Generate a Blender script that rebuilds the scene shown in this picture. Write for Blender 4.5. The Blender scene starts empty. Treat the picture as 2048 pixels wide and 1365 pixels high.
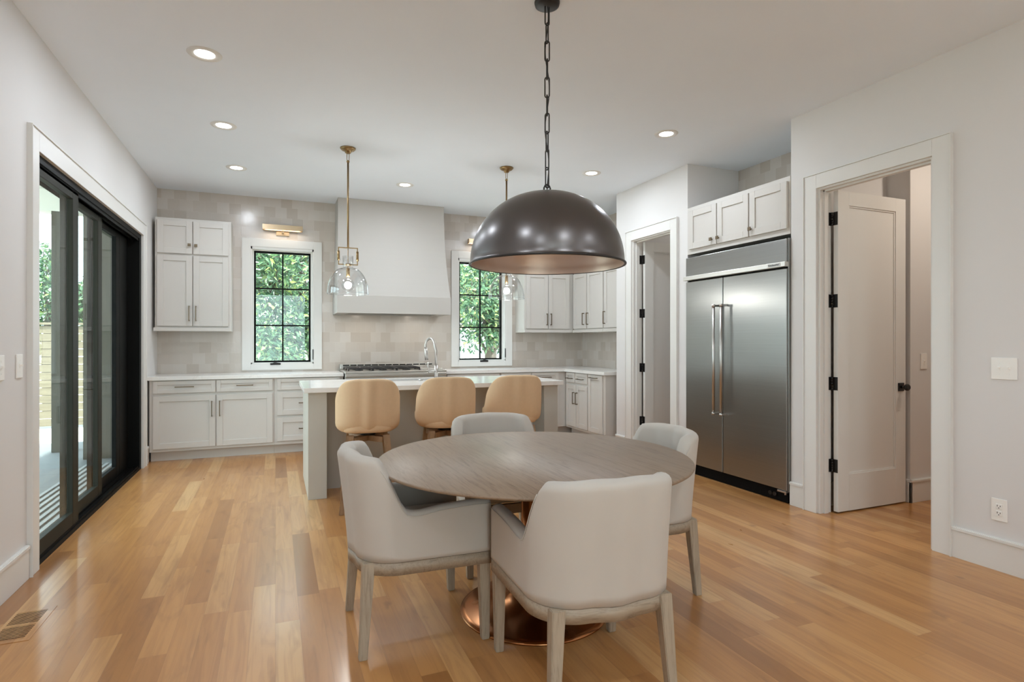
import bpy, bmesh, math, random
from mathutils import Vector, Matrix, Euler
R = math.radians
PI = math.pi
SC = bpy.context.scene
COL = SC.collection

# ------------------------------------------------------------------ camera, sky, sun, exposure
cam_d = bpy.data.cameras.new('camera')
cam = bpy.data.objects.new('camera', cam_d)
COL.objects.link(cam)
cam.location = (0, 0, 1.295)
cam.rotation_euler = (R(90), 0, R(-22.45))
cam_d.sensor_width = 36
cam_d.lens = 1145 / 2048 * 36
cam_d.clip_start = 0.02
SC.camera = cam

SC.view_settings.view_transform = 'Standard'
SC.view_settings.look = 'None'
SC.view_settings.gamma = 1
SC.view_settings.use_curve_mapping = False
SC.view_settings.exposure = 0.76

world = bpy.data.worlds.new('sky')
SC.world = world
world.use_nodes = True
wn = world.node_tree
bg = wn.nodes['Background']
bg.inputs['Color'].default_value = (0.75, 0.89, 1.0, 1)
bg.inputs['Strength'].default_value = 4.0

sun_d = bpy.data.lights.new('sun', 'SUN')
sun = bpy.data.objects.new('sun', sun_d)
COL.objects.link(sun)
sun.rotation_euler = Vector((0.42, 0.36, -0.83)).to_track_quat('-Z', 'Y').to_euler()
sun_d.energy = 12.0
sun_d.angle = R(1.5)
sun_d.color = (1.0, 0.97, 0.92)

CAN_POWER = 6.0
try:
    SC.cycles.max_bounces = 12
    SC.cycles.diffuse_bounces = 9
    SC.cycles.glossy_bounces = 5
    SC.cycles.transparent_max_bounces = 16
    SC.cycles.caustics_reflective = False
    SC.cycles.caustics_refractive = False
    SC.cycles.sample_clamp_indirect = 6
    SC.cycles.use_denoising = True
except Exception:
    pass


# ------------------------------------------------------------------ materials
def srgb(r, g, b):
    f = lambda c: (c / 255) / 12.92 if c / 255 <= 0.04045 else ((c / 255 + 0.055) / 1.055) ** 2.4
    return (f(r), f(g), f(b), 1)


class NT:
    def __init__(s, name):
        s.m = bpy.data.materials.new(name)
        s.m.use_nodes = True
        s.t = s.m.node_tree
        s.t.nodes.clear()
        s.out = s.n('ShaderNodeOutputMaterial')

    def n(s, typ, **kw):
        nd = s.t.nodes.new(typ)
        for k, v in kw.items():
            setattr(nd, k, v)
        return nd

    def l(s, a, b):
        s.t.links.new(a, b)

    def val(s, sock, v):
        if isinstance(v, bpy.types.NodeSocket):
            s.l(v, sock)
        else:
            sock.default_value = v

    def math(s, op, a, b=None, c=None):
        nd = s.n('ShaderNodeMath', operation=op)
        s.val(nd.inputs[0], a)
        if b is not None:
            s.val(nd.inputs[1], b)
        if c is not None:
            s.val(nd.inputs[2], c)
        return nd.outputs[0]

    def mix(s, f, a, b, mode='MIX'):
        nd = s.n('ShaderNodeMix', data_type='RGBA', blend_type=mode)
        s.val(nd.inputs[0], f)
        s.val(nd.inputs[6], a)
        s.val(nd.inputs[7], b)
        return nd.outputs[2]

    def ramp(s, f, stops):
        nd = s.n('ShaderNodeValToRGB')
        e = nd.color_ramp.elements
        while len(e) < len(stops):
            e.new(0.5)
        for i, (p, c) in enumerate(stops):
            e[i].position = p
            e[i].color = c
        s.val(nd.inputs[0], f)
        return nd.outputs[0]

    def noise(s, vec, scale=5, detail=2, rough=0.5, dist=0.0, dim='3D'):
        nd = s.n('ShaderNodeTexNoise', noise_dimensions=dim)
        if vec is not None:
            s.l(vec, nd.inputs['Vector'])
        nd.inputs['Scale'].default_value = scale
        nd.inputs['Detail'].default_value = detail
        nd.inputs['Roughness'].default_value = rough
        nd.inputs['Distortion'].default_value = dist
        return nd.outputs[0]

    def bump(s, h, strength=0.2, dist=0.01):
        nd = s.n('ShaderNodeBump')
        nd.inputs['Strength'].default_value = strength
        nd.inputs['Distance'].default_value = dist
        s.l(h, nd.inputs['Height'])
        return nd.outputs[0]

    def pbr(s, col, rough=0.5, metal=0.0, normal=None, spec=0.5, coat=0.0, aniso=0.0, emit=None, estr=0.0, coat_rough=0.1):
        p = s.n('ShaderNodeBsdfPrincipled')
        s.val(p.inputs['Base Color'], col)
        s.val(p.inputs['Roughness'], rough)
        s.val(p.inputs['Metallic'], metal)
        s.val(p.inputs['Specular IOR Level'], spec)
        s.val(p.inputs['Coat Weight'], coat)
        p.inputs['Coat Roughness'].default_value = coat_rough
        s.val(p.inputs['Anisotropic'], aniso)
        if normal is not None:
            s.l(normal, p.inputs['Normal'])
        if emit is not None:
            s.val(p.inputs['Emission Color'], emit)
            s.val(p.inputs['Emission Strength'], estr)
        s.l(p.outputs[0], s.out.inputs[0])
        return p

    def pos(s):
        return s.n('ShaderNodeNewGeometry').outputs['Position']

    def obj(s):
        return s.n('ShaderNodeTexCoord').outputs['Object']

    def mapping(s, vec, scale=(1, 1, 1), rot=(0, 0, 0), loc=(0, 0, 0)):
        nd = s.n('ShaderNodeMapping')
        s.l(vec, nd.inputs[0])
        nd.inputs['Location'].default_value = loc
        nd.inputs['Rotation'].default_value = rot
        nd.inputs['Scale'].default_value = scale
        return nd.outputs[0]

    def xyz(s, vec):
        nd = s.n('ShaderNodeSeparateXYZ')
        s.l(vec, nd.inputs[0])
        return nd.outputs

    def comb(s, x, y, z=0.0):
        nd = s.n('ShaderNodeCombineXYZ')
        s.val(nd.inputs[0], x)
        s.val(nd.inputs[1], y)
        s.val(nd.inputs[2], z)
        return nd.outputs[0]

    def white(s, vec):
        nd = s.n('ShaderNodeTexWhiteNoise', noise_dimensions='3D')
        s.l(vec, nd.inputs[0])
        return nd.outputs


def paint(name, col, rough=0.6, bump=0.0, scale=260):
    k = NT(name)
    n = k.noise(k.pos(), 3.0, 3)
    c = k.mix(n, col, tuple(q * 0.97 for q in col[:3]) + (1,))
    if bump:
        k.pbr(c, rough, normal=k.bump(k.noise(k.pos(), scale, 2), bump, 0.002), spec=0.35)
    else:
        k.pbr(c, rough, spec=0.35)
    return k.m


def metal(name, col, rough=0.3, var=0.08, scale=18):
    k = NT(name)
    n = k.noise(k.obj(), scale, 3)
    k.pbr(col, k.math('ADD', k.math('MULTIPLY', n, var * 2), rough - var), 1.0)
    return k.m


def plain(name, col, rough=0.5, spec=0.5):
    k = NT(name)
    n = k.noise(k.obj(), 40, 2)
    c2 = tuple(x * 0.92 for x in col[:3]) + (1,)
    k.pbr(k.mix(n, col, c2), rough, spec=spec)
    return k.m


def emitter(name, col, strength):
    k = NT(name)
    e = k.n('ShaderNodeEmission')
    e.inputs[0].default_value = col
    e.inputs[1].default_value = strength
    k.l(e.outputs[0], k.out.inputs[0])
    return k.m


def thin_glass(name, tint, ior=1.5, rough=0.0, boost=1.0):
    k = NT(name)
    g = k.n('ShaderNodeNewGeometry')
    dt = k.n('ShaderNodeVectorMath', operation='DOT_PRODUCT')
    k.l(g.outputs['Incoming'], dt.inputs[0])
    k.l(g.outputs['Normal'], dt.inputs[1])
    c1 = k.math('SUBTRACT', 1.0, k.math('ABSOLUTE', dt.outputs['Value']))
    f0 = ((ior - 1) / (ior + 1)) ** 2
    fres = k.math('ADD', f0, k.math('MULTIPLY', k.math('POWER', c1, 5.0), 1 - f0))
    tr = k.n('ShaderNodeBsdfTransparent')
    tr.inputs[0].default_value = tint
    gl = k.n('ShaderNodeBsdfGlossy')
    gl.inputs['Roughness'].default_value = rough
    mx = k.n('ShaderNodeMixShader')
    k.l(k.math('MINIMUM', k.math('MULTIPLY', fres, boost), 1.0), mx.inputs[0])
    k.l(tr.outputs[0], mx.inputs[1])
    k.l(gl.outputs[0], mx.inputs[2])
    k.l(mx.outputs[0], k.out.inputs[0])
    return k.m


def make_floor():
    k = NT('oak_plank_floor')
    W, L = 0.104, 1.0
    x, y, z = k.xyz(k.pos())
    gx = k.math('DIVIDE', x, W)
    ix = k.math('FLOOR', gx)
    fx = k.math('FRACT', gx)
    off = k.white(k.comb(ix, 3.7, 1.0))[0]
    gy = k.math('ADD', k.math('DIVIDE', y, L), k.math('MULTIPLY', off, 7.3))
    iy = k.math('FLOOR', gy)
    fy = k.math('FRACT', gy)
    rnd = k.white(k.comb(ix, iy, 5.0))
    base = k.ramp(rnd[0], [(0.0, srgb(154, 106, 60)), (0.06, srgb(173, 122, 71)), (0.4, srgb(188, 136, 81)), (0.75, srgb(196, 145, 89)), (1.0, srgb(205, 163, 111))])
    # grain, a different slice of noise for each plank
    gv = k.comb(k.math('MULTIPLY', x, 26.0), k.math('ADD', k.math('MULTIPLY', y, 1.5), k.math('MULTIPLY', rnd[0], 37.0)), k.math('MULTIPLY', rnd[0], 91.0))
    g1 = k.noise(gv, 1.0, 4, 0.55, 1.2)
    gv2 = k.comb(k.math('MULTIPLY', x, 9.0), k.math('ADD', k.math('MULTIPLY', y, 2.0), k.math('MULTIPLY', rnd[0], 11.0)), k.math('MULTIPLY', rnd[0], 17.0))
    g2 = k.noise(gv2, 1.1, 3, 0.55, 0.8)
    c = k.mix(k.ramp(g1, [(0.42, (0, 0, 0, 1)), (0.72, (1, 1, 1, 1))]), base, k.mix(0.4, base, srgb(140, 92, 54)))
    c = k.mix(k.ramp(g2, [(0.56, (0, 0, 0, 1)), (0.8, (1, 1, 1, 1))]), c, k.mix(0.45, c, srgb(120, 80, 50)))
    kn = k.noise(k.comb(k.math('MULTIPLY', x, 7.0), k.math('MULTIPLY', y, 3.2), 2.0), 1.5, 2, 0.5)
    c = k.mix(k.ramp(kn, [(0.70, (0, 0, 0, 1)), (0.78, (1, 1, 1, 1))]), c, k.mix(0.4, c, srgb(105, 68, 44)))
    ex = k.math('MINIMUM', fx, k.math('SUBTRACT', 1.0, fx))
    ey = k.math('MULTIPLY', k.math('MINIMUM', fy, k.math('SUBTRACT', 1.0, fy)), L / W)
    e = k.math('MINIMUM', ex, ey)
    gap = k.ramp(e, [(0.0, (1, 1, 1, 1)), (0.012, (0, 0, 0, 1))])
    c = k.mix(k.math('MULTIPLY', gap, 0.3), c, srgb(96, 64, 40))
    rough = k.math('ADD', 0.24, k.math('MULTIPLY', g2, 0.14))
    h = k.math('SUBTRACT', k.math('MULTIPLY', g1, 0.1), gap)
    k.pbr(c, rough, normal=k.bump(h, 0.12, 0.003), spec=0.45, coat=0.25, coat_rough=0.16)
    return k.m


def make_tile(name, axis):
    """glazed hand-made square tiles; axis is the horizontal world axis the courses run along"""
    k = NT(name)
    S = 0.128
    x, y, z = k.xyz(k.pos())
    u = x if axis == 'x' else y
    gz = k.math('DIVIDE', z, S)
    iz = k.math('FLOOR', gz)
    fz = k.math('FRACT', gz)
    gu = k.math('ADD', k.math('DIVIDE', u, S), k.math('MULTIPLY', k.math('MODULO', k.math('ADD', iz, 100.0), 2.0), 0.5))
    iu = k.math('FLOOR', gu)
    fu = k.math('FRACT', gu)
    w = k.white(k.comb(iu, iz, 2.0))
    rc = k.xyz(w[1])
    c = k.ramp(w[0], [(0.0, srgb(184, 175, 165)), (0.3, srgb(192, 184, 175)), (0.65, srgb(197, 190, 182)), (1.0, srgb(203, 198, 192))])
    cl = k.noise(k.pos(), 9, 3, 0.55)
    c = k.mix(k.math('MULTIPLY', cl, 0.35), c, srgb(192, 180, 166))
    e = k.math('MINIMUM', k.math('MINIMUM', fu, k.math('SUBTRACT', 1.0, fu)), k.math('MINIMUM', fz, k.math('SUBTRACT', 1.0, fz)))
    gr = k.ramp(e, [(0.0, (1, 1, 1, 1)), (0.012, (0, 0, 0, 1))])
    c = k.mix(k.math('MULTIPLY', gr, 0.35), c, srgb(222, 216, 208))
    tilt = k.math('ADD', k.math('MULTIPLY', k.math('SUBTRACT', rc[0], 0.5), fu), k.math('MULTIPLY', k.math('SUBTRACT', rc[1], 0.5), fz))
    hz = k.math('ADD', k.math('MULTIPLY', tilt, 1.1), k.math('MULTIPLY', k.noise(k.pos(), 16, 2), 0.5))
    hz = k.math('SUBTRACT', hz, k.math('MULTIPLY', gr, 0.25))
    k.pbr(c, 0.2, normal=k.bump(hz, 0.35, 0.006), spec=0.5)
    return k.m


def make_wood(name, c1, c2, axis='y', scale=1.0, rough=0.5, stretch=14):
    k = NT(name)
    x, y, z = k.xyz(k.obj())
    if axis == 'y':
        v = k.comb(k.math('MULTIPLY', x, stretch), k.math('MULTIPLY', y, 1.0), k.math('MULTIPLY', z, stretch))
    elif axis == 'z':
        v = k.comb(k.math('MULTIPLY', x, stretch), k.math('MULTIPLY', y, stretch), k.math('MULTIPLY', z, 1.0))
    else:
        v = k.comb(x, k.math('MULTIPLY', y, stretch), k.math('MULTIPLY', z, stretch))
    n1 = k.noise(v, 2.2 * scale, 5, 0.65, 1.6)
    n2 = k.noise(v, 9 * scale, 4, 0.7, 0.4)
    f = k.math('ADD', k.math('MULTIPLY', n1, 0.65), k.math('MULTIPLY', n2, 0.35))
    c = k.ramp(f, [(0.34, c2), (0.5, c1), (0.68, tuple(min(1, q * 1.12) for q in c1[:3]) + (1,))])
    k.pbr(c, rough, normal=k.bump(f, 0.15, 0.002), spec=0.4)
    return k.m


def make_fabric(name, col, rough=0.9, scale=700):
    k = NT(name)
    o = k.obj()
    w1 = k.n('ShaderNodeTexWave', wave_type='BANDS', bands_direction='X')
    k.l(o, w1.inputs[0])
    w1.inputs['Scale'].default_value = scale / 4
    w2 = k.n('ShaderNodeTexWave', wave_type='BANDS', bands_direction='Z')
    k.l(o, w2.inputs[0])
    w2.inputs['Scale'].default_value = scale / 4
    n = k.noise(o, 7, 3)
    h = k.math('ADD', w1.outputs[1], w2.outputs[1])
    c = k.mix(n, col, tuple(q * 0.93 for q in col[:3]) + (1,))
    p = k.pbr(c, rough, normal=k.bump(h, 0.06, 0.001), spec=0.2)
    p.inputs['Sheen Weight'].default_value = 0.15
    return k.m


def make_steel(name, axis):
    k = NT(name)
    x, y, z = k.xyz(k.pos())
    if axis == 'h':      # brushed along the horizontal
        v = k.comb(k.math('MULTIPLY', x, 1.5), k.math('MULTIPLY', y, 1.5), k.math('MULTIPLY', z, 260.0))
    else:
        v = k.comb(k.math('MULTIPLY', x, 260.0), k.math('MULTIPLY', y, 260.0), k.math('MULTIPLY', z, 1.5))
    n = k.noise(v, 1.0, 3)
    wv = k.noise(k.pos(), 1.6, 2)
    c = k.mix(n, srgb(150, 149, 146), srgb(162, 161, 158))
    k.pbr(c, k.math('ADD', 0.27, k.math('MULTIPLY', n, 0.05)), 1.0, normal=k.bump(wv, 0.05, 0.02), aniso=0.6)
    return k.m


def make_leaf(name, stops, trans=0.35):
    k = NT(name)
    g = k.n('ShaderNodeNewGeometry')
    c = k.ramp(g.outputs['Random Per Island'], stops)
    d = k.n('ShaderNodeBsdfPrincipled')
    k.l(c, d.inputs['Base Color'])
    d.inputs['Roughness'].default_value = 0.38
    t = k.n('ShaderNodeBsdfTranslucent')
    k.l(c, t.inputs[0])
    m = k.n('ShaderNodeMixShader')
    m.inputs[0].default_value = trans
    k.l(d.outputs[0], m.inputs[1])
    k.l(t.outputs[0], m.inputs[2])
    k.l(m.outputs[0], k.out.inputs[0])
    return k.m


WALL = paint('wall_paint', srgb(219, 217, 215), 0.7)
CEIL = paint('ceiling_paint', srgb(234, 241, 249), 0.85)
TRIM = paint('trim_paint', srgb(222, 221, 217), 0.4)
CAB = paint('cabinet_paint', srgb(203, 199, 193), 0.38)
ISL = paint('island_paint', srgb(190, 187, 178), 0.4)
HOODM = paint('hood_plaster', srgb(186, 182, 176), 0.75)
FLOOR = make_floor()
TILEX = make_tile('glazed_tile', 'x')
TILEY = make_tile('glazed_tile_side', 'y')
OAK = make_wood('grey_oak', srgb(138, 118, 98), srgb(112, 93, 75), 'y', 1.0, 0.42)
OAKZ = make_wood('grey_oak_legs', srgb(164, 150, 131), srgb(138, 123, 106), 'z', 1.4, 0.5)
OAKB = make_wood('grey_oak_band', srgb(158, 143, 124), srgb(132, 117, 100), 'x', 1.4, 0.5)
STOOLW = make_wood('brown_oak', srgb(150, 120, 88), srgb(112, 84, 58), 'z', 1.4, 0.5)
LINEN = make_fabric('ivory_fabric', srgb(194, 188, 179))
TAN = plain('tan_leather', srgb(220, 190, 154), 0.68, 0.1)
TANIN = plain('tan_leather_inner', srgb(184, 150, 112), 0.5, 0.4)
STEEL = make_steel('brushed_steel', 'h')
STEELR = metal('range_steel', srgb(196, 193, 187), 0.34, 0.05)
SATIN = metal('satin_trim', srgb(214, 212, 206), 0.42, 0.04)
STEELV = make_steel('brushed_steel_vertical', 'v')
CHROME = metal('brushed_nickel', srgb(196, 193, 189), 0.3, 0.05)
BRONZE = metal('handle_bronze', srgb(120, 106, 88), 0.35, 0.06)
BRASS = metal('aged_brass', srgb(150, 126, 90), 0.34, 0.08)
SCONCE = metal('satin_brass', srgb(190, 168, 138), 0.34, 0.06)
PEWTER = metal('dark_pewter', srgb(112, 109, 108), 0.3, 0.07, 7)
COPPERIN = metal('brushed_copper', srgb(208, 190, 178), 0.42, 0.08, 9)
COPPER = metal('burnished_bronze', srgb(176, 120, 78), 0.26, 0.06, 6)
IRON = plain('black_iron', srgb(34, 31, 29), 0.45)
BLACK = plain('black_frame', srgb(10, 10, 8), 0.55, 0.12)
OLIVE = plain('bronze_frame', srgb(40, 39, 31), 0.55, 0.15)
BLACKGLOSS = plain('black_hardware', srgb(22, 20, 18), 0.35)
DARK = plain('dark_void', srgb(18, 16, 15), 0.8, 0.1)
PLATE = paint('switch_plastic', srgb(238, 236, 231), 0.35)
SLOT = plain('socket_slot', srgb(40, 36, 34), 0.6)
GLASS = thin_glass('window_glass', (0.93, 0.96, 0.94, 1), 1.5, 0.0, 1.0)
DOORGLASS = thin_glass('door_glass', (0.90, 0.94, 0.92, 1), 1.5, 0.0, 0.55)
SHADEGLASS = thin_glass('lamp_glass', (0.96, 0.965, 0.965, 1), 1.6, 0.02, 1.25)
CANLIGHT = emitter('lamp_lens', (1.0, 0.96, 0.9, 1), 9.0)
BULB = emitter('bulb_glow', (1.0, 0.95, 0.87, 1), 1.0)
WARMGLOW = emitter('warm_lens', (1.0, 0.83, 0.66, 1), 1.3)


def make_quartz():
    k = NT('white_quartz')
    n = k.noise(k.pos(), 300, 2)
    v = k.noise(k.pos(), 1.3, 5, 0.6, 2.0)
    c = k.mix(k.ramp(n, [(0.6, (0, 0, 0, 1)), (0.75, (1, 1, 1, 1))]), srgb(230, 228, 224), srgb(214, 211, 206))
    c = k.mix(k.ramp(v, [(0.49, (0, 0, 0, 1)), (0.5, (0.25, 0.25, 0.25, 1)), (0.51, (0, 0, 0, 1))]), c, srgb(200, 196, 190))
    k.pbr(c, 0.14, spec=0.5)
    return k.m


QUARTZ = make_quartz()


# ------------------------------------------------------------------ mesh helpers
def box(bm, x0, x1, y0, y1, z0, z1, bev=0.0, seg=2, mi=0):
    vs = [bm.verts.new((x, y, z)) for x in (x0, x1) for y in (y0, y1) for z in (z0, z1)]
    idx = [(0, 1, 3, 2), (4, 6, 7, 5), (0, 4, 5, 1), (2, 3, 7, 6), (0, 2, 6, 4), (1, 5, 7, 3)]
    fs = [bm.faces.new([vs[i] for i in f]) for f in idx]
    sgn = (x1 - x0) * (y1 - y0) * (z1 - z0)
    if sgn < 0:
        for f in fs:
            f.normal_flip()
    for f in fs:
        f.material_index = mi
    if bev > 0:
        es = list({e for f in fs for e in f.edges})
        r = bmesh.ops.bevel(bm, geom=es, offset=bev, segments=seg, profile=0.5, affect='EDGES')
        for f in r['faces']:
            f.material_index = mi
    return fs


class Frame:
    """a local frame: p along ux, q up, r out along n"""
    def __init__(s, o, ux, n):
        s.o, s.u, s.n = Vector(o), Vector(ux).normalized(), Vector(n).normalized()

    def pt(s, p, q, r):
        return s.o + s.u * p + Vector((0, 0, 1)) * q + s.n * r

    def box(s, bm, p0, p1, q0, q1, r0, r1, bev=0.0, mi=0, seg=2):
        a, b = s.pt(p0, q0, r0), s.pt(p1, q1, r1)
        x0, x1 = sorted((a.x, b.x))
        y0, y1 = sorted((a.y, b.y))
        box(bm, x0, x1, y0, y1, q0 + s.o.z, q1 + s.o.z, bev, seg, mi)


def tube(bm, pts, rad, seg=10, closed=False, mi=0, caps=True):
    pts = [Vector(p) for p in pts]
    n = len(pts)
    rads = rad if isinstance(rad, (list, tuple)) else [rad] * n
    rings = []
    prev = None
    for i, p in enumerate(pts):
        if closed:
            d = pts[(i + 1) % n] - pts[i - 1]
        else:
            d = pts[min(i + 1, n - 1)] - pts[max(i - 1, 0)]
        d.normalize()
        if prev is None:
            a = Vector((0, 0, 1)) if abs(d.z) < 0.9 else Vector((1, 0, 0))
            u = d.cross(a).normalized()
        else:
            u = (prev - d * prev.dot(d)).normalized()
        prev = u
        v = d.cross(u)
        rings.append([bm.verts.new(p + (u * math.cos(2 * PI * k / seg) + v * math.sin(2 * PI * k / seg)) * rads[i]) for k in range(seg)])
    m = n if closed else n - 1
    for i in range(m):
        a, b = rings[i], rings[(i + 1) % n]
        for k in range(seg):
            f = bm.faces.new((a[k], a[(k + 1) % seg], b[(k + 1) % seg], b[k]))
            f.material_index = mi
            f.smooth = True
    if caps and not closed:
        f = bm.faces.new(rings[0][::-1]); f.material_index = mi
        f = bm.faces.new(rings[-1]); f.material_index = mi


def lathe(bm, prof, c=(0, 0, 0), seg=48, mi=0, wob=None, cap0=False, cap1=False):
    """prof: (radius, z) pairs, turned about the vertical through c"""
    rings = []
    for j, (r, z) in enumerate(prof):
        if r < 1e-6:
            rings.append([bm.verts.new((c[0], c[1], c[2] + z))])
        else:
            ring = []
            for k in range(seg):
                a = 2 * PI * k / seg
                rr = r * (1 + (wob(a, z) if wob else 0))
                ring.append(bm.verts.new((c[0] + rr * math.cos(a), c[1] + rr * math.sin(a), c[2] + z)))
            rings.append(ring)
    for a, b in zip(rings, rings[1:]):
        for k in range(seg):
            k2 = (k + 1) % seg
            if len(a) == 1 and len(b) == 1:
                continue
            if len(a) == 1:
                f = bm.faces.new((a[0], b[k2], b[k]))
            elif len(b) == 1:
                f = bm.faces.new((a[k], a[k2], b[0]))
            else:
                f = bm.faces.new((a[k], a[k2], b[k2], b[k]))
            f.smooth = True
            f.material_index = mi
    if cap0 and len(rings[0]) > 1:
        f = bm.faces.new(rings[0][::-1]); f.material_index = mi
    if cap1 and len(rings[-1]) > 1:
        f = bm.faces.new(rings[-1]); f.material_index = mi


def cyl(bm, a, b, r, seg=20, mi=0):
    tube(bm, [a, b], r, seg, mi=mi)


def prism(bm, pts, z0, z1, bev=0.0, mi=0):
    lo = [bm.verts.new((x, y, z0)) for x, y in pts]
    hi = [bm.verts.new((x, y, z1)) for x, y in pts]
    fs = [bm.faces.new(lo[::-1]), bm.faces.new(hi)]
    n = len(pts)
    for i in range(n):
        fs.append(bm.faces.new((lo[i], lo[(i + 1) % n], hi[(i + 1) % n], hi[i])))
    for f in fs:
        f.material_index = mi
    if bev:
        bmesh.ops.bevel(bm, geom=list({e for f in fs for e in f.edges}), offset=bev, segments=2, affect='EDGES')


def world_loc(o):
    v = Vector((0, 0, 0))
    while o is not None:
        v = v + o.location
        o = o.parent
    return v


def obj(name, bm, mats, parent=None, auto=False, local=False):
    """bm is in world coordinates (or the parent's when local); links it as one mesh object"""
    bmesh.ops.recalc_face_normals(bm, faces=bm.faces[:])
    me = bpy.data.meshes.new(name)
    off = Vector((0, 0, 0))
    o = bpy.data.objects.new(name, me)
    if parent is not None:
        o.parent = parent
        if not local:
            off = world_loc(parent)
    if off.length > 0:
        bmesh.ops.translate(bm, verts=bm.verts[:], vec=-off)
    bm.to_mesh(me)
    bm.free()
    for m in (mats if isinstance(mats, (list, tuple)) else [mats]):
        me.materials.append(m)
    COL.objects.link(o)
    return o


def recenter(o):
    """moves a parentless object's origin to the middle of its base"""
    vs = [v.co for v in o.data.vertices]
    c = Vector(((min(v.x for v in vs) + max(v.x for v in vs)) / 2, (min(v.y for v in vs) + max(v.y for v in vs)) / 2, min(v.z for v in vs)))
    o.data.transform(Matrix.Translation(-c))
    o.location = c
    return o


def tag(o, label, cat, group=None):
    o['label'] = label
    o['category'] = cat
    if group:
        o['group'] = group
    return o


def thing(name, label, cat, loc=(0, 0, 0), group=None):
    o = bpy.data.objects.new(name, None)
    o.empty_display_size = 0.1
    COL.objects.link(o)
    o.location = loc
    return tag(o, label, cat, group)


def struct(name, bm, m, label=None, parent=None):
    o = obj(name, bm, m, parent)
    if parent is None:
        o['kind'] = 'structure'
        if label:
            o['label'] = label
    return o


def copy_tree(o, parent=None):
    c = o.copy()
    COL.objects.link(c)
    c.parent = parent
    for ch in list(o.children):
        copy_tree(ch, c)
    return c


def B():
    return bmesh.new()


# ------------------------------------------------------------------ room shell
CH = 3.05
XL, XR, YB, YF = -1.255, 3.77, 7.63, -3.4
XK = 4.31            # tiled side wall of the kitchen, behind the right hand cabinets

bm = B(); box(bm, -1.42, 6.6, YF - 0.15, 7.8, -0.06, 0.0)
struct('floor', bm, FLOOR, 'honey oak plank floor')
bm = B(); box(bm, -1.42, 6.6, YF - 0.15, 7.8, CH, CH + 0.12)
struct('ceiling', bm, CEIL, 'smooth white ceiling')

# left wall with the sliding door opening
DY0, DY1, DZ = 4.02, 6.80, 2.37
bm = B()
box(bm, XL - 0.16, XL, YF, DY0 - 0.105, 0, CH)
box(bm, XL - 0.16, XL, DY1, 7.78, 0, CH)
box(bm, XL - 0.16, XL, DY0 - 0.105, DY1, DZ, CH)
struct('wall_left', bm, WALL, 'white left wall with the sliding door opening')

# back wall (tiled) with two window openings
W1 = (-0.275, 0.445, 1.0, 2.445)
W2 = (2.34, 3.05, 1.0, 2.445)
bm = B()
for x0, x1 in ((XL - 0.16, W1[0]), (W1[1], W2[0]), (W2[1], XK + 0.15)):
    box(bm, x0, x1, YB, YB + 0.15, 0, CH)
for w in (W1, W2):
    box(bm, w[0], w[1], YB, YB + 0.15, 0, w[2])
    box(bm, w[0], w[1], YB, YB + 0.15, w[3], CH)
struct('wall_back', bm, TILEX, 'glazed beige square tiles covering the back wall')
# tiled side wall of the kitchen
bm = B(); box(bm, XK, XK + 0.15, 5.85, YB, 0, CH)
struct('wall_side', bm, TILEY, 'tiled side wall behind the right hand cabinets')

# right wall with hall door, fridge alcove, pantry door
HD = (2.28, 3.10, 2.445)
PD = (4.82, 5.52, 2.445)
bm = B()
TW = 0.115
box(bm, XR, XR + TW, YF, HD[0], 0, CH)
box(bm, XR, XR + TW, HD[0], HD[1], HD[2], CH)
box(bm, XR, XR + TW, HD[1], 3.343, 0, CH)
box(bm, XR + TW, 4.70, 3.215, 3.343, 0, CH)          # side of the alcove, also a hall wall
box(bm, XR, XR + TW, 4.572, PD[0], 0, CH)
box(bm, XR + TW, 4.55, 4.572, 4.66, 0, CH)
box(bm, XR, XR + TW, PD[0], PD[1], PD[2], CH)
box(bm, XR, XR + TW, PD[1], 5.85, 0, CH)
box(bm, XR + TW, 6.2, 5.72, 5.85, 0, CH)
struct('wall_right', bm, WALL, 'white right wall with two doorways and the fridge alcove')
bm = B(); box(bm, 4.42, 4.55, 3.343, 4.572, 0, CH)
struct('wall_alcove', bm, TILEY, 'tiled wall at the back of the fridge alcove')
# hall and pantry walls
bm = B()
box(bm, 4.70, 6.2, 3.02, 3.343, 0, CH)
box(bm, 6.2, 6.35, 0.5, 5.85, 0, CH)
box(bm, XR + TW, 6.2, 0.4, 0.55, 0, CH)
box(bm, 4.55, 6.2, 4.5, 4.66, 0, CH)
struct('wall_hall', bm, WALL, 'hall walls beyond the right doorway')
# unseen wall behind the camera; its tall window is added to let in fill daylight
FILL_WIN = ((-0.9, 0.9),)
bm = B()
xs = [XL - 0.16, FILL_WIN[0][0], FILL_WIN[0][1], XR + TW]
for i in (0, 2):
    box(bm, xs[i], xs[i + 1], YF - 0.15, YF, 0, CH)
for a, b in FILL_WIN:
    box(bm, a, b, YF - 0.15, YF, 0, 0.1)
    box(bm, a, b, YF - 0.15, YF, 2.75, CH)
struct('wall_front', bm, WALL)

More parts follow.
